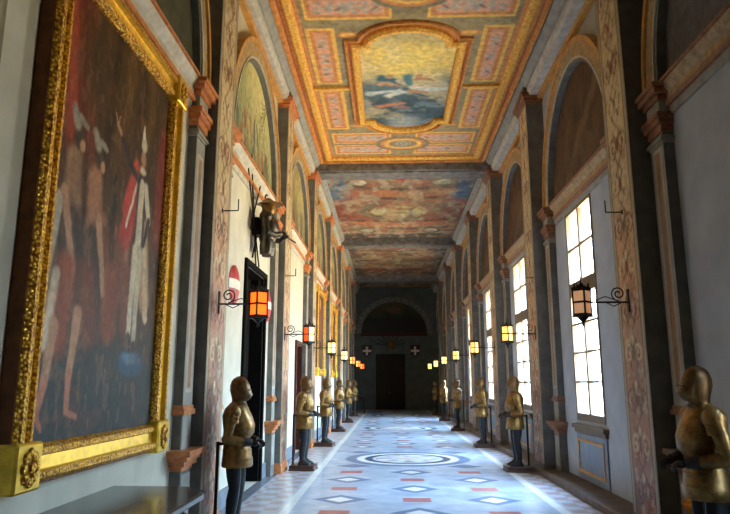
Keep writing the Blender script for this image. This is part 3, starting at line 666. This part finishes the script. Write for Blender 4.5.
# ------------------------------------------------------------------ framed paintings on the left wall
def big_art():
    w, h = 2.12, 3.34; a = Art(w, h, .013, S(70, 50, 30), 11).warp(.22, .018); V, U = a.V, a.U
    n = a.noise(.5); a.mix(a.ss(.4, .7, n) * .6, S(92, 62, 30)); a.mix(a.ss(.34, .12, V), S(58, 66, 66)); a.mix(a.ss(.5, .8, V) * .3, S(84, 60, 24))
    fold = np.sin(U * 34 + 3 * a.noise(.6) + V * 5)
    m = a.ss(.34, .12, U + .10 * np.sin(V * 9)) * a.ss(.58, .72, V); a.mix(m * .95, S(140, 40, 18)); a.mix(m * a.ss(.2, .9, fold) * .7, S(196, 66, 26)); a.mix(m * a.ss(-.3, -.9, fold) * .6, S(70, 22, 14))
    m = a.ss(.28, .4, U) * a.ss(.9, .8, U) * a.ss(.62, .74, V + .12 * np.sin(U * 7)); f2 = np.sin(U * 26 - V * 9 + 4 * a.noise(.7)); a.mix(m * .8, S(72, 50, 18)); a.mix(m * a.ss(.2, .9, f2) * .6, S(112, 78, 28)); a.mix(m * a.ss(-.3, -.9, f2) * .6, S(40, 26, 12))
    m = a.ss(.86, .93, U) * a.ss(.45, .6, V) * a.ss(.92, .8, V); a.mix(m, S(132, 40, 30)); a.mix(m * a.ss(.2, .9, fold) * .5, S(170, 60, 40))
    P = lambda u, v: (u * w, v * h)
    def sg(u0, v0, u1, v1, r0, r1, c, soft=.3): a.seg(*P(u0, v0), *P(u1, v1), r0, r1, c, soft)
    skin, wt, nav, red = S(190, 136, 98), S(206, 192, 160), S(48, 50, 60), S(182, 36, 26)
    # warm figures behind
    for u, v in ((.5, .44), (.58, .48), (.46, .38), (.62, .40), (.40, .46)): sg(u, v, u + .03, v - .13, .10, .09, S(124, 66, 42), .7); a.ell(*P(u, v + .05), .045, .06, S(150, 92, 60), .5)
    sg(.46, .62, .5, .3, .05, .05, S(44, 34, 26), .6); sg(.24, .5, .22, .3, .09, .10, S(52, 42, 34), .6)
    # standing man in white and navy
    sg(.70, .68, .60, .50, .10, .13, red); sg(.66, .70, .585, .56, .06, .07, S(204, 48, 34)); sg(.69, .67, .60, .52, .02, .02, S(220, 200, 170))
    sg(.78, .54, .84, .34, .10, .11, S(176, 138, 100)); sg(.80, .50, .86, .30, .04, .06, S(204, 176, 134))
    sg(.735, .66, .735, .47, .115, .10, nav); sg(.735, .66, .73, .46, .055, .065, wt)
    sg(.71, .47, .69, .24, .062, .042, wt); sg(.76, .47, .745, .22, .062, .042, S(192, 178, 148)); sg(.69, .24, .685, .21, .045, .05, S(60, 54, 50)); sg(.745, .22, .75, .19, .045, .05, S(60, 54, 50))
    sg(.69, .67, .58, .69, .05, .04, nav); sg(.58, .69, .50, .745, .035, .028, nav); sg(.49, .75, .455, .765, .026, .02, skin); sg(.455, .765, .43, .79, .01, .008, skin); sg(.46, .765, .47, .79, .01, .008, skin)
    sg(.78, .66, .83, .57, .05, .045, wt); sg(.83, .57, .79, .50, .04, .03, nav)
    a.ell(*P(.735, .735), .055, .08, skin, .25); a.ell(*P(.735, .70), .07, .04, wt, .3); sg(.735, .775, .725, .80, .065, .03, wt); sg(.725, .80, .72, .825, .03, .012, S(226, 218, 196))
    # helmeted pair at left, bowing
    for u, v, c in ((.15, .60, S(150, 108, 74)), (.31, .585, S(176, 116, 76))):
        sg(u, v, u + .02, v - .16, .11, .13, c, .4); sg(u + .02, v - .14, u + .05, v - .26, .14, .15, S(70, 54, 44), .4)
        a.ell(*P(u + .02, v + .055), .065, .085, S(74, 62, 48), .3); a.ell(*P(u + .045, v + .04), .04, .05, skin, .3); sg(u, v + .085, u - .03, v + .11, .05, .04, S(160, 150, 130), .5); sg(u + .02, v + .1, u + .07, v + .09, .03, .025, S(150, 140, 120), .5)
    sg(.07, .50, .03, .32, .055, .06, S(186, 172, 144)); sg(.1, .52, .2, .36, .05, .04, skin); sg(.36, .5, .44, .33, .05, .035, skin)
    sg(.16, .36, .12, .22, .13, .16, S(150, 66, 38), .5); sg(.30, .36, .34, .24, .12, .14, S(118, 60, 38), .6); sg(.10, .34, .06, .2, .05, .05, S(206, 186, 156), .5); sg(.5, .38, .5, .26, .11, .13, S(140, 66, 40), .6)
    sg(.11, .24, .08, .12, .06, .045, skin); sg(.08, .12, .06, .06, .045, .035, S(186, 112, 82)); sg(.26, .27, .235, .14, .065, .045, skin); sg(.235, .14, .235, .075, .045, .035, S(186, 112, 82)); sg(.235, .065, .31, .05, .03, .02, S(186, 112, 82)); sg(.06, .055, .09, .03, .03, .02, S(170, 100, 76))
    # blue cushion
    a.ell(*P(.74, .17), .26, .10, S(44, 84, 106), .25); a.ell(*P(.72, .185), .16, .05, S(66, 112, 134), .5)
    a.unwarp(); g = a.c.mean(2, keepdims=True); a.c = a.c * .82 + g * .18 * np.array([1.15, .98, .8])
    a.mix(a.ss(.45, .7, a.noise(.35)) * .12, S(64, 48, 34)); a.mix(a.ss(.52, .7, a.noise(.16)) * .16, S(136, 84, 50)); a.mix(a.ss(.55, .7, a.noise(.07)) * .15, S(44, 36, 30))
    a.mix(a.ss(.58, .7, a.noise(.06, .12)) * .12, S(190, 150, 110))
    a.mul(.82 + .36 * a.noise(.08)); return a
def picture(name, label, y0, y1, z0, z1, art_, fw, dep, d0=0., corners=True, group=None):
    """gilt frame hanging on the left wall; local x = out of the wall, y along it"""
    t = thing(name, label, 'painting', (XL, y0, z0), 0, group); W, H = y1 - y0, z1 - z0
    prof = [(0, 0), (0, dep * .75), (fw * .12, dep), (fw * .30, dep), (fw * .34, dep * .72), (fw * .68, dep * .66), (fw * .74, dep * .85), (fw * .9, dep * .8), (fw, dep * .5), (fw, 0)]
    def fram(i0, i1):
        m = MB(); R = []
        for (cy, cz, sy, sz) in ((0, 0, 1, 1), (W, 0, -1, 1), (W, H, -1, -1), (0, H, 1, -1)):
            R.append([(max(d, .002) if True else d, cy + sy * o, cz + sz * o) for o, d in prof[i0:i1]] + [(.002, cy + sy * prof[i1 - 1][0], cz + sz * prof[i1 - 1][0]), (.002, cy + sy * prof[i0][0], cz + sz * prof[i0][0])])
        return m.rings(R, closed=True)
    fram(1, 4).build('carved_outer_moulding', M['gilt'], t); fram(3, 6).build('flat_moulding', M['giltflat'], t); fram(5, 9).build('beaded_inner_moulding', M['gilt'], t)
    e = MB()
    for a_, b_, c_, d_ in ((-.012, 0, 0, H), (W, W + .012, 0, H), (0, W, -.012, 0), (0, W, H, H + .012)): e.box(.002, dep * .72, a_, b_, c_, d_)
    e.build('frame_side', M['giltdark'], t)
    if corners:
        for cy in (fw * .5, W - fw * .5):
            for cz in (fw * .5, H - fw * .5):
                c = MB().box(.002, dep + .02, cy - fw * .62, cy + fw * .62, cz - fw * .62, cz + fw * .62, .015).build('corner_block', M['giltflat'], t)
                q = MB()
                for i in range(8):
                    an = i * PI / 4; q.ell((dep + .025, cy + fw * .28 * math.cos(an), cz + fw * .36 * math.sin(an)), (.022, fw * .15, fw * .15), 8, 5)
                q.ell((dep + .03, cy, cz), (.03, fw * .16, fw * .16), 8, 5); q.build('rosette', M['gilt'], c, True)
    art_.mesh('canvas', M['canvas'], (dep * .35, fw * .9, fw * .9), (0, W - 1.8 * fw, 0), (0, 0, H - 1.8 * fw), t)
    MB().box(.002, dep * .33, fw * .5, W - fw * .5, fw * .5, H - fw * .5).build('backboard', M['dark'], t)
    return t
picture('framed_painting', 'huge gilt-framed history painting of figures before a red curtain, nearest on left wall', 3.84, 6.42, 1.08, 4.86, big_art(), .235, .14)
def dim_art(seed):
    a = Art(1.6, 2.0, .05, S(70, 50, 30), seed); a.mix(a.ss(.4, .7, a.noise(.5)) * .7, S(120, 84, 44)); a.ell(.8, 1.2, .3, .6, S(120, 60, 40), .4); a.ell(.8, 1.75, .12, .15, S(190, 140, 100), .3); a.mul(.8 + .4 * a.noise(.2)); return a
picture('framed_painting', 'gilt-framed tall painting far along left wall, behind the second lantern from the camera', 20.0, 22.3, 1.95, 4.75, dim_art(3), .2, .12, group='far gilt-framed paintings')
picture('framed_painting', 'gilt-framed tall painting far along left wall, just beyond the third lantern', 25.0, 27.2, 1.95, 4.75, dim_art(4), .2, .12, group='far gilt-framed paintings')

# ------------------------------------------------------------------ suits of armour
def make_armour(label, hl='bronze2'):
    """local: faces +x, feet at z=0"""
    t = thing('suit_of_armour', label, 'suit of armour'); B = M['bronze']; B2 = M['bronze2']
    MB().loft([(.018, 0, .70, .172, .20), (.02, 0, .715, .18, .206), (.02, 0, .80, .176, .204), (.018, 0, .805, .170, .20), (.014, 0, .90, .163, .192), (.010, 0, .905, .158, .188), (.005, 0, .985, .146, .174), (.005, 0, 1.0, .156, .183), (.005, 0, 1.015, .150, .178), (.012, 0, 1.04, .150, .176)], 22, 2.1).build('tasset_skirt', B, t, True)
    MB().loft([(.005, 0, 1.01, .145, .172), (.03, 0, 1.08, .175, .182), (.025, 0, 1.18, .185, .195), (.0, 0, 1.28, .172, .20), (-.01, 0, 1.36, .135, .175), (0, 0, 1.42, .09, .11), (0, 0, 1.44, .07, .08)], 20, 2.2).build('breastplate', B, t, True)
    MB().loft([(.005, 0, 1.39, .10, .12), (.01, 0, 1.415, .105, .115), (.012, 0, 1.43, .085, .09), (.015, 0, 1.46, .082, .084), (.015, 0, 1.475, .088, .09)], 18).build('gorget', B2, t, True)
    MB().loft([(.022, 0, 1.45, .088, .085), (.028, 0, 1.50, .105, .098), (.025, 0, 1.57, .124, .108), (.02, 0, 1.63, .120, .104), (.014, 0, 1.685, .096, .082), (.01, 0, 1.715, .066, .05), (.01, 0, 1.73, .035, .018)], 18).build('helmet', M[hl], t, True)
    h = [c for c in kids(t) if c.name.startswith('helmet')][0]
    pts = [(.10 * math.cos(a) + .015, 0, 1.615 + .115 * math.sin(a)) for a in [PI * i / 10 for i in range(1, 10)]]
    MB().tube(pts, .012, 6).build('helmet_comb', M[hl], h, True)
    MB().loft([(.065, 0, 1.455, .06, .07), (.078, 0, 1.485, .078, .084), (.088, 0, 1.52, .088, .090), (.080, 0, 1.55, .085, .096), (.066, 0, 1.59, .08, .100), (.05, 0, 1.625, .075, .098), (.04, 0, 1.632, .07, .09)], 18, 1.8).build('visor', M[hl], h, True)
    MB().box(.120, .1525, -.055, .055, 1.574, 1.584).build('eye_slit', M['leather'], h)
    for s in (-1, 1):
        p = MB().ell((0, s * .215, 1.325), (.095, .085, .095), 14, 9)
        for i, z in enumerate((1.27, 1.23)): p.loft([(0, s * (.24 + .01 * i), z - .03, .078 - .005 * i, .062), (0, s * (.235 + .01 * i), z, .084 - .005 * i, .068), (0, s * (.23 + .01 * i), z + .02, .07, .055)], 12)
        p.build('pauldron', B, t, True)
        el = (-.045, s * .285, 1.03); wr = (.21, s * .16, .985)
        a = MB().tube([(0, s * .24, 1.30), (-.015, s * .262, 1.20), (-.035, s * .28, 1.09), el], [.062, .062, .055, .05], 12)
        a.tube([el, (.03, s * .255, 1.012), (.12, s * .205, .998), wr], [.05, .056, .048, .04], 12); a.ell(el, (.062, .05, .06), 12, 7)
        arm = a.build('arm', B, t, True)
        g = MB().tube([(.13, s * .20, .996), (.19, s * .17, .987), (.22, s * .155, .982)], [.058, .047, .04], 12)
        g.ell((.255, s * .135, .972), (.05, .042, .03), 10, 7)
        for i in range(4):
            bx, by = .285 + .006 * (1.5 - abs(i - 1.5)), s * (.16 - .021 * i); ln = (.03, .036, .034, .026)[i]
            g.tube([(.26, by, .975), (bx, by - s * .004, .972), (bx + ln * .6, by - s * .008, .955), (bx + ln * .55, by - s * .010, .925), (bx + ln * .1, by - s * .010, .912)], [.0105, .0105, .010, .009, .007], 6)
        g.tube([(.235, s * .105, .975), (.262, s * .088, .965), (.288, s * .090, .945)], [.013, .011, .008], 6)
        g.build('gauntlet', M['leather'], arm, True)
        l = MB().tube([(.0, s * .105, .78), (.012, s * .11, .60), (.022, s * .11, .47), (.0, s * .112, .33), (-.012, s * .114, .2), (-.008, s * .115, .07)], [.098, .086, .066, .070, .056, .046], 12)
        leg = l.build('leg', M['cloth'], t, True)
        MB().tube([(.085, s * .125, .70), (.088, s * .12, .58), (.08, s * .118, .47), (.064, s * .12, .33), (.042, s * .12, .2), (.036, s * .12, .1)], .011, 6).build('leg_stripe', M['steel'], leg, True)
        MB().loft([(.045, s * .12, .0, .135, .052), (.045, s * .12, .025, .138, .055), (.035, s * .12, .05, .12, .052), (.01, s * .118, .085, .075, .05), (-.005, s * .116, .12, .058, .05)], 14).build('boot', M['leather'], t, True)
    MB().box(-.235, -.20, -.018, .018, 0, .98, .006).box(-.21, -.13, -.015, .015, .94, .97, .004).build('support_post', M['dark'], t)
    return t
def make_plinth(label):
    o = MB().box(-.26, .26, -.22, .22, 0, .03, .008).box(-.245, .245, -.205, .205, .03, .085, .006).box(-.255, .255, -.215, .215, .085, .10, .005).build('armour_plinth', M['plinth'])
    tag(o, label, 'plinth', 'plinths under the suits of armour'); return o
GA = 'suits of armour along the gallery'
LA = ['suit of bronzed armour nearest on left, in front of the dark doorway',
      'second suit of armour from the camera on left, before the red brown door',
      'third suit of armour from the camera on left, in blue grey hose',
      'fourth suit of armour from the camera along the left wall', 'fifth suit of armour from the camera along the left wall', 'farthest suit of armour on left, by the small side table']
RA = ['golden suit of armour nearest on right, standing against the bare wall',
      'second suit of armour from the camera on right, beside the second window',
      'third suit of armour from the camera on right, before the third window',
      'fourth suit of armour from the camera along the right wall', 'fifth suit of armour from the camera along the right wall', 'farthest suit of armour along the right wall, near the dark end']
LY = [(-1.82, 7.78), (-1.74, 13.3), (-1.80, 18.2), (-1.86, 23.6), (-1.87, 28.9), (-1.88, 34.2)]
RY = [(2.53, 5.45), (2.50, 13.25), (2.51, 18.0), (2.46, 24.1), (2.48, 30.2), (2.5, 35.6)]
proto = pl0 = None
for i in range(6):
    for xy, rz, lb, sd in ((LY[i], 0., LA[i], 'left'), (RY[i], PI, RA[i], 'right')):
        z = .1018
        if proto is None: proto = make_armour(lb); proto['group'] = GA; o = proto; o.location = (*xy, z); o.rotation_euler[2] = rz
        else: o = dup(proto, (*xy, z), rz + random.uniform(-.12, .12), lb, GA)
        plb = 'low dark wooden plinth under the %s suit of armour from the camera on the %s' % (ORD[i], sd)
        if pl0 is None: pl0 = make_plinth(plb); q = pl0
        else: q = pl0.copy(); COL.objects.link(q); q['label'] = plb
        q.location = (*xy, .001); q.rotation_euler = (0, 0, o.rotation_euler[2])
        q.scale = (1, 1, 1)
        if (i, sd) == (0, 'left'): o.location.z = .04; q.scale = (1, 1, .38)

# ------------------------------------------------------------------ wall lanterns
def spiral(cx, cz, r, turns, n=26, flip=1):
    return [(cx + flip * r * (1 - .8 * i / n) * math.cos(2 * PI * turns * i / n - PI / 2), 0, cz + r * (1 - .8 * i / n) * math.sin(2 * PI * turns * i / n - PI / 2)) for i in range(n + 1)]
def make_lantern(label, pm, L):
    """local: x out of the pier; lantern hangs at x = L"""
    t = thing('wall_lantern', label, 'lantern'); I = M['iron']
    b = MB().box(0.002, .015, -.03, .03, -.12, .16, .004).tube([(.01, 0, 0), (L, 0, 0)], .011, 8)
    br = b.build('bracket', I, t)
    MB().tube(spiral(.12, .105, .09, 1.7), .008, 6).tube([(.12, 0, .014), (.28, 0, .07), (.42, 0, .012)], .006, 6).tube([(.1, 0, -.012), (.18, 0, -.05), (.26, 0, -.01)], .006, 6).build('scroll', I, br, True)
    R45 = Matrix.Translation((L, 0, 0)) @ Matrix.Rotation(PI / 4, 4, 'Z')
    w, h = .074, .16
    c = MB()
    for sx in (-1, 1):
        for sy in (-1, 1): c.box(sx * w - .009, sx * w + .009, sy * w - .009, sy * w + .009, -h, h)
    for z in (-h, -.012, h - .024):
        for s in (-1, 1): c.box(-w, w, s * w - .008, s * w + .008, z, z + .024); c.box(s * w - .008, s * w + .008, -w, w, z, z + .024)
    c.box(-w - .015, w + .015, -w - .015, w + .015, -h - .02, -h); c.box(-w - .015, w + .015, -w - .015, w + .015, h, h + .02)
    c.xf(R45).build('cage', I, t)
    for i in range(4):
        p = MB().box(w - .004, w + .002, -w + .009, w - .009, -h, h).xf(R45 @ Matrix.Rotation(i * PI / 2, 4, 'Z')); p.build('pane', pm[i % len(pm)], t)
    k = MB()
    for i in range(8):
        a = i * PI / 4; rr = w * (1.25 if i % 2 else 1.0); k.tube([(L + rr * math.cos(a), math.sin(a) * rr, h + .01), (L + rr * 1.06 * math.cos(a), math.sin(a) * rr * 1.06, h + .075)], [.012, .002], 5)
    k.loft([(L, 0, h + .015, .07, .07), (L, 0, h + .05, .035, .035), (L, 0, h + .08, .012, .012), (L, 0, h + .15, .008, .008)], 8).build('crown', I, t, True)
    MB().loft([(L, 0, -h - .13, .006, .006), (L, 0, -h - .11, .02, .02), (L, 0, -h - .085, .012, .012), (L, 0, -h - .05, .045, .045), (L, 0, -h - .02, .08, .08)], 8).build('finial', I, t, True)
    return t
LAMPW = {-1: 40., 0: 6., 1: 6., 2: 6., 3: 6., 4: 8., 5: 10., 6: 14.}
po, pr_, py, pam, pd = M['pane_orange'], M['pane_red'], M['pane_yellow'], M['pane_amber'], M['pane_dull']
lan = {}
def lantern(sd, k, label, pm, L):
    key = (id(pm), L); x = sd.x + sd.s * (sd.dF + .005); y = 7.82 + PER * k; loc = (x, y, 2.66); rz = 0 if sd is Lf else PI
    nm = tuple(m.name for m in pm) + (L,)
    if nm not in lan: o = make_lantern(label, pm, L); o.location = loc; o.rotation_euler[2] = rz; o['group'] = 'wall lanterns'; lan[nm] = o
    else: o = dup(lan[nm], loc, rz, label, 'wall lanterns')
    if pm[0] is pd: return
    li = bpy.data.lights.new('lamp_glow', 'POINT'); li.energy = LAMPW[k]; li.color = (1, .62, .28); li.shadow_soft_size = .09
    lo = bpy.data.objects.new('lamp_glow', li); COL.objects.link(lo); lo.location = (x + sd.s * L, y, 2.66)
for k in range(7):
    pmL = [po, po] if k == 0 else ([py, pr_, pr_, py] if k == 1 else ([py] if k < 4 else [pam, po]))
    lab = ('glowing orange glass lantern on scrolled iron bracket beside the nearest left suit of armour', 'half red half yellow glowing lantern, second from the camera on the left wall')[k] if k < 2 else 'small glowing %s lantern, %s from the camera on the left wall' % ('yellow' if k < 4 else 'orange', ORD[k])
    lantern(Lf, k, lab, pmL, .50)
    lab = 'dull unlit lantern on iron bracket in front of the largest window' if k == 0 else 'amber glowing lantern, %s from the camera on the right wall' % ORD[k]
    lantern(Rt, k, lab, [pd] if k == 0 else ([pam, py] if k < 4 else [py]), .56)

lantern(Rt, -1, 'unseen yellow lantern added on the right wall to light the huge gilt-framed picture', [pam, py], .56)  # added out of view, a warm light for the near painting and armour

# iron L hooks on the piers
hk = None
for sd, k, lb in ((Lf, 0, 'thin iron L-shaped flag hook on the nearest left pier, above the shield'), (Lf, 1, 'thin iron L-shaped flag hook on the second left pier'), (Rt, 0, 'thin iron L-shaped flag hook on the nearest right pier'), (Rt, 1, 'thin iron L-shaped flag hook on the second right pier')):
    if hk is None:
        hk = MB().tube([(0.002, 0, 0), (.20, 0, 0), (.205, 0, .003), (.205, 0, .15)], .008, 6).box(0.001, .008, -.02, .02, -.03, .03).build('flag_hook', M['iron']); o = hk
    else: o = hk.copy(); COL.objects.link(o)
    tag(o, lb, 'hook', 'iron flag hooks'); o.location = (sd.x + sd.s * (sd.dF + .004), 7.8 + PER * k, 3.85 if sd is Lf else 3.78); o.rotation_euler = (0, 0, 0 if sd is Lf else PI)

# ------------------------------------------------------------------ shields
def shield(label, y, z, w=.62, h=.60):
    t = thing('wall_shield', label, 'shield', (XL + .01, y, z), 0, 'red and white shields')
    def prof(sc=1.):
        P = []
        for i in range(15):
            a = -PI / 2 + PI * i / 14; P.append((w / 2 * math.cos(a) ** .8 * sc if math.cos(a) > 1e-6 else 0., h / 2 * math.sin(a) * 1.0 * sc))
        return P + [(-x, z) for x, z in P[::-1]][1:-1]
    def piece(z0, z1, d):
        P = prof(); m = MB(); n = 14; L_ = []
        zs = [z0 + (z1 - z0) * i / n for i in range(n + 1)]
        R = []
        for zz in zs:
            hw = w / 2 * max(.001, 1 - (2 * abs(zz) / h) ** 2) ** .55
            R.append([(0, -hw, zz), (d + .035 * (1 - (2 * zz / h) ** 2), -hw * .5, zz), (d + .05 * (1 - (2 * zz / h) ** 2), 0, zz), (d + .035 * (1 - (2 * zz / h) ** 2), hw * .5, zz), (0, hw, zz)])
        return m.rings(R)
    piece(-h / 2, -.07, .02).build('lower_red_field', M['redpaint'], t); piece(.07, h / 2, .02).build('upper_red_field', M['redpaint'], t); piece(-.07, .07, .022).build('white_band', M['whitepaint'], t)
shield('red shield with white band left of the dark doorway, behind the lantern bracket', 9.42, 3.14)
shield('red shield with white band right of the dark doorway, partly behind the orange lantern', 12.05, 3.14)

# ------------------------------------------------------------------ trophy of arms over the door
def trophy():
    t = thing('wall_trophy', 'half suit of armour with helmet and crossed lances hung above the dark doorway', 'armour trophy', (XL + .01, 10.65, 3.98)); D = mat('dark old steel', S(92, 84, 74), .42, .85, var=.4, scale=12); B = M['bronze']
    MB().loft([(.24, 0, .10, .13, .16), (.25, 0, .16, .15, .17), (.28, 0, .28, .18, .20), (.26, 0, .42, .17, .22), (.24, 0, .52, .13, .19), (.24, 0, .60, .08, .10)], 18).build('breastplate', D, t, True)
    MB().loft([(.26, 0, .58, .10, .10), (.26, 0, .66, .12, .12), (.25, 0, .74, .13, .125), (.24, 0, .82, .10, .10), (.24, 0, .87, .04, .03)], 16).loft([(.28, 0, .755, .24, .19), (.28, 0, .77, .22, .17), (.26, 0, .80, .12, .12)], 18).build('helmet', B, t, True)
    for s in (-1, 1):
        MB().ell((.25, s * .24, .49), (.11, .09, .10)).tube([(.25, s * .26, .48), (.27, s * .32, .30), (.30, s * .33, .20)], [.07, .065, .055], 10).tube([(.30, s * .33, .20), (.42, s * .24, .16), (.50, s * .14, .20)], [.055, .05, .04], 10).ell((.54, s * .11, .21), (.06, .04, .04), 10, 6).build('arm', D, t, True)
        MB().loft([(.24, s * .10, -.14, .10, .10), (.25, s * .10, .0, .12, .11), (.25, s * .09, .12, .11, .10)], 12).build('tasset', D, t, True)
    for y0, z0, y1, z1 in ((-.85, 1.25, .30, -.28), (.75, 1.2, -.25, -.22), (-.55, 1.35, .05, -.3), (.35, 1.35, -.5, .2)):
        n = MB().tube([(.05, y0, z0), (.05, y1, z1)], .014, 6).loft([(.05, y0, z0 - .06, .03, .03), (.05, y0, z0 + .02, .02, .02), (.05, y0 - .01, z0 + .14, .002, .002)], 6)
        n.build('lance', M['iron'], t)
    MB().loft([(.08, 0, .2, .10, .14), (.08, 0, .5, .10, .14)], 10).build('wall_mount', M['dark'], t)
    MB().tube([(.50, .12, .24), (.72, .12, .10)], .012, 6).tube([(.52, .05, .22), (.54, .2, .24)], .010, 6).build('dagger', M['steel'], t)
trophy()

# ------------------------------------------------------------------ consoles and table
def console():
    t = thing('console_table', 'dark marble console table top under the huge gilt-framed painting', 'table', (XL, 4.42, 0)); x1 = .86
    P = [(.004, -1.35), (x1 - .25, -1.35), (x1 - .18, -1.2), (x1 - .05, -1.15), (x1, -1.0), (x1, .85), (x1 - .03, 1.0), (x1 - .16, 1.03), (x1 - .20, 1.16), (.004, 1.18)]
    def off(d): return [(max(.004, x - (d if x > .1 else 0)), y - math.copysign(d, y)) for x, y in P]
    m = MB().rings([[(x, y, .79) for x, y in off(.03)], [(x, y, .80) for x, y in off(.0)], [(x, y, .835) for x, y in off(0)], [(x, y, .85) for x, y in off(.012)]])
    m.build('marble_top', M['blackmarble'], t)
    MB().box(.004, x1 - .2, -1.1, .98, .66, .79, .02).build('frieze', M['dark'], t)
    for y in (-1.02, .88):
        MB().tube([(x1 - .26, y, .70), (x1 - .12, y, .62), (x1 - .10, y, .48), (x1 - .22, y, .32), (x1 - .26, y, .16), (x1 - .18, y, .03)], [.05, .055, .05, .035, .03, .045], 10).build('scroll_leg', M['dark'], t, True)
        MB().box(x1 - .28, x1 - .08, y - .07, y + .07, 0.001, .035, .008).build('foot', M['dark'], t)
console()
def gilt_console():
    t = thing('gilded_console', 'carved gilt console bracket behind the golden suit of armour on right', 'console', (XR - .002, 6.35, 0))
    MB().box(-.30, -.002, -.30, .36, .80, .86, .015).box(-.28, -.002, -.28, .32, .74, .80, .015).build('top', M['tan'], t)
    g = MB().tube([(-.36, 0, .72), (-.42, 0, .60), (-.36, 0, .46), (-.24, 0, .36), (-.12, 0, .30)], [.09, .13, .13, .10, .06], 12); g.tube(spiral(-.34, .56, .14, 1.6), .035, 8).ell((-.10, 0, .62), (.098, .22, .12)).build('scroll_support', M['gold carve'], t, True)
    MB().box(-.30, -.002, -.16, .16, .001, .30, .02).build('pedestal', M['dark'], t)
gilt_console()
t = thing('side_table', 'small dark side table at the far left end beside the last suit of armour', 'table', (-1.75, 37.0, 0))
MB().box(-.35, .35, -.3, .3, .84, .88, .008).build('table_top', M['dark'], t)
for sx in (-1, 1):
    for sy in (-1, 1): MB().tube([(sx * .3, sy * .25, .84), (sx * .28, sy * .24, .4), (sx * .3, sy * .25, 0.001)], [.03, .02, .025], 8).build('leg', M['dark'], t, True)

# ------------------------------------------------------------------ end wall crosses and trophy
for x, lb in ((-1.5, 'white cross emblem on red shield on end wall, left of the far door'), (1.66, 'white cross emblem on red shield on end wall, right of the far door')):
    t = thing('wall_cross_shield', lb, 'shield', (x, YF - .003, 3.77), 0, 'cross shields on the end wall')
    P = [(-.34, .38), (.34, .38), (.34, 0), (.26, -.22), (0, -.42), (-.26, -.22), (-.34, 0)]
    MB().rings([[(a, 0, b) for a, b in P], [(a, -.035, b) for a, b in P]]).build('field', mat('dark red paint', S(60, 26, 24), .6), t)
    MB().box(-.07, .07, -.055, -.034, -.28, .28).box(-.28, -.07, -.055, -.034, -.07, .07).box(.07, .28, -.055, -.034, -.07, .07).build('cross', M['whitepaint'], t)
t = thing('wall_trophy', 'dark carved trophy of arms on end wall above the far door', 'armour trophy', (.05, YF - .002, 3.76))
MB().loft([(0, -.15, .05, .20, .13), (0, -.15, .3, .26, .14), (0, -.15, .55, .20, .12), (0, -.15, .62, .09, .09)], 14).build('breastplate', M['bronze2'], t, True)
MB().ell((0, -.15, .76), (.13, .13, .16)).build('helmet', M['bronze2'], t, True)
for i in range(8):
    a = PI * (i + .5) / 8; MB().tube([(.2 * math.cos(a), -.03, .35 + .2 * math.sin(a)), (1.0 * math.cos(a), -.03, .35 + .75 * math.sin(a))], [.02, .03], 6).build('banner_pole', M['dark'], t)

# ------------------------------------------------------------------ sky, camera, view
wd = bpy.data.worlds.new('sky'); SC.world = wd; wd.use_nodes = True; nt = wd.node_tree; N = nt.nodes; L = nt.links
bg = N['Background']; tc = N.new('ShaderNodeTexCoord'); sx = N.new('ShaderNodeSeparateXYZ'); L.new(tc.outputs['Generated'], sx.inputs[0])
mr = N.new('ShaderNodeMapRange'); mr.inputs[1].default_value = -1; mr.inputs[2].default_value = 1; L.new(sx.outputs['Z'], mr.inputs[0])
rp = N.new('ShaderNodeValToRGB'); L.new(mr.outputs[0], rp.inputs[0]); e = rp.color_ramp.elements
e[0].position = 0.0; e[0].color = (1.0, .78, .46, 1); e[1].position = 1.0; e[1].color = (.36, .58, 1.0, 1)
for p_, c_ in ((.44, (1.0, .80, .50, 1)), (.50, (.96, .95, .88, 1)), (.58, (.56, .76, 1.0, 1))):
    q = rp.color_ramp.elements.new(p_); q.color = c_
L.new(rp.outputs[0], bg.inputs[0])
ms = N.new('ShaderNodeMapRange'); ms.interpolation_type = 'SMOOTHSTEP'; L.new(sx.outputs['Z'], ms.inputs[0])
ms.inputs[1].default_value = .1; ms.inputs[2].default_value = .6; ms.inputs[3].default_value = 23.; ms.inputs[4].default_value = 72.
L.new(ms.outputs[0], bg.inputs[1])

f = 640.; pitch = math.atan(126 / f); yaw = math.atan(25 / math.hypot(f, 126))
cd = bpy.data.cameras.new('camera'); co = bpy.data.objects.new('camera', cd); COL.objects.link(co)
cd.sensor_width = 36; cd.lens = 36 * f / 730; cd.clip_start = .05; cd.clip_end = 200
co.location = (0, 0, 1.7); co.rotation_euler = (PI / 2 + pitch, 0, yaw)
SC.camera = co
SC.cycles.use_denoising = True
SC.cycles.max_bounces = 10; SC.cycles.diffuse_bounces = 6
SC.cycles.sample_clamp_indirect = 8
vs = SC.view_settings; vs.view_transform = 'Standard'; vs.look = 'None'; vs.gamma = 1; vs.exposure = 0.84; vs.use_curve_mapping = False
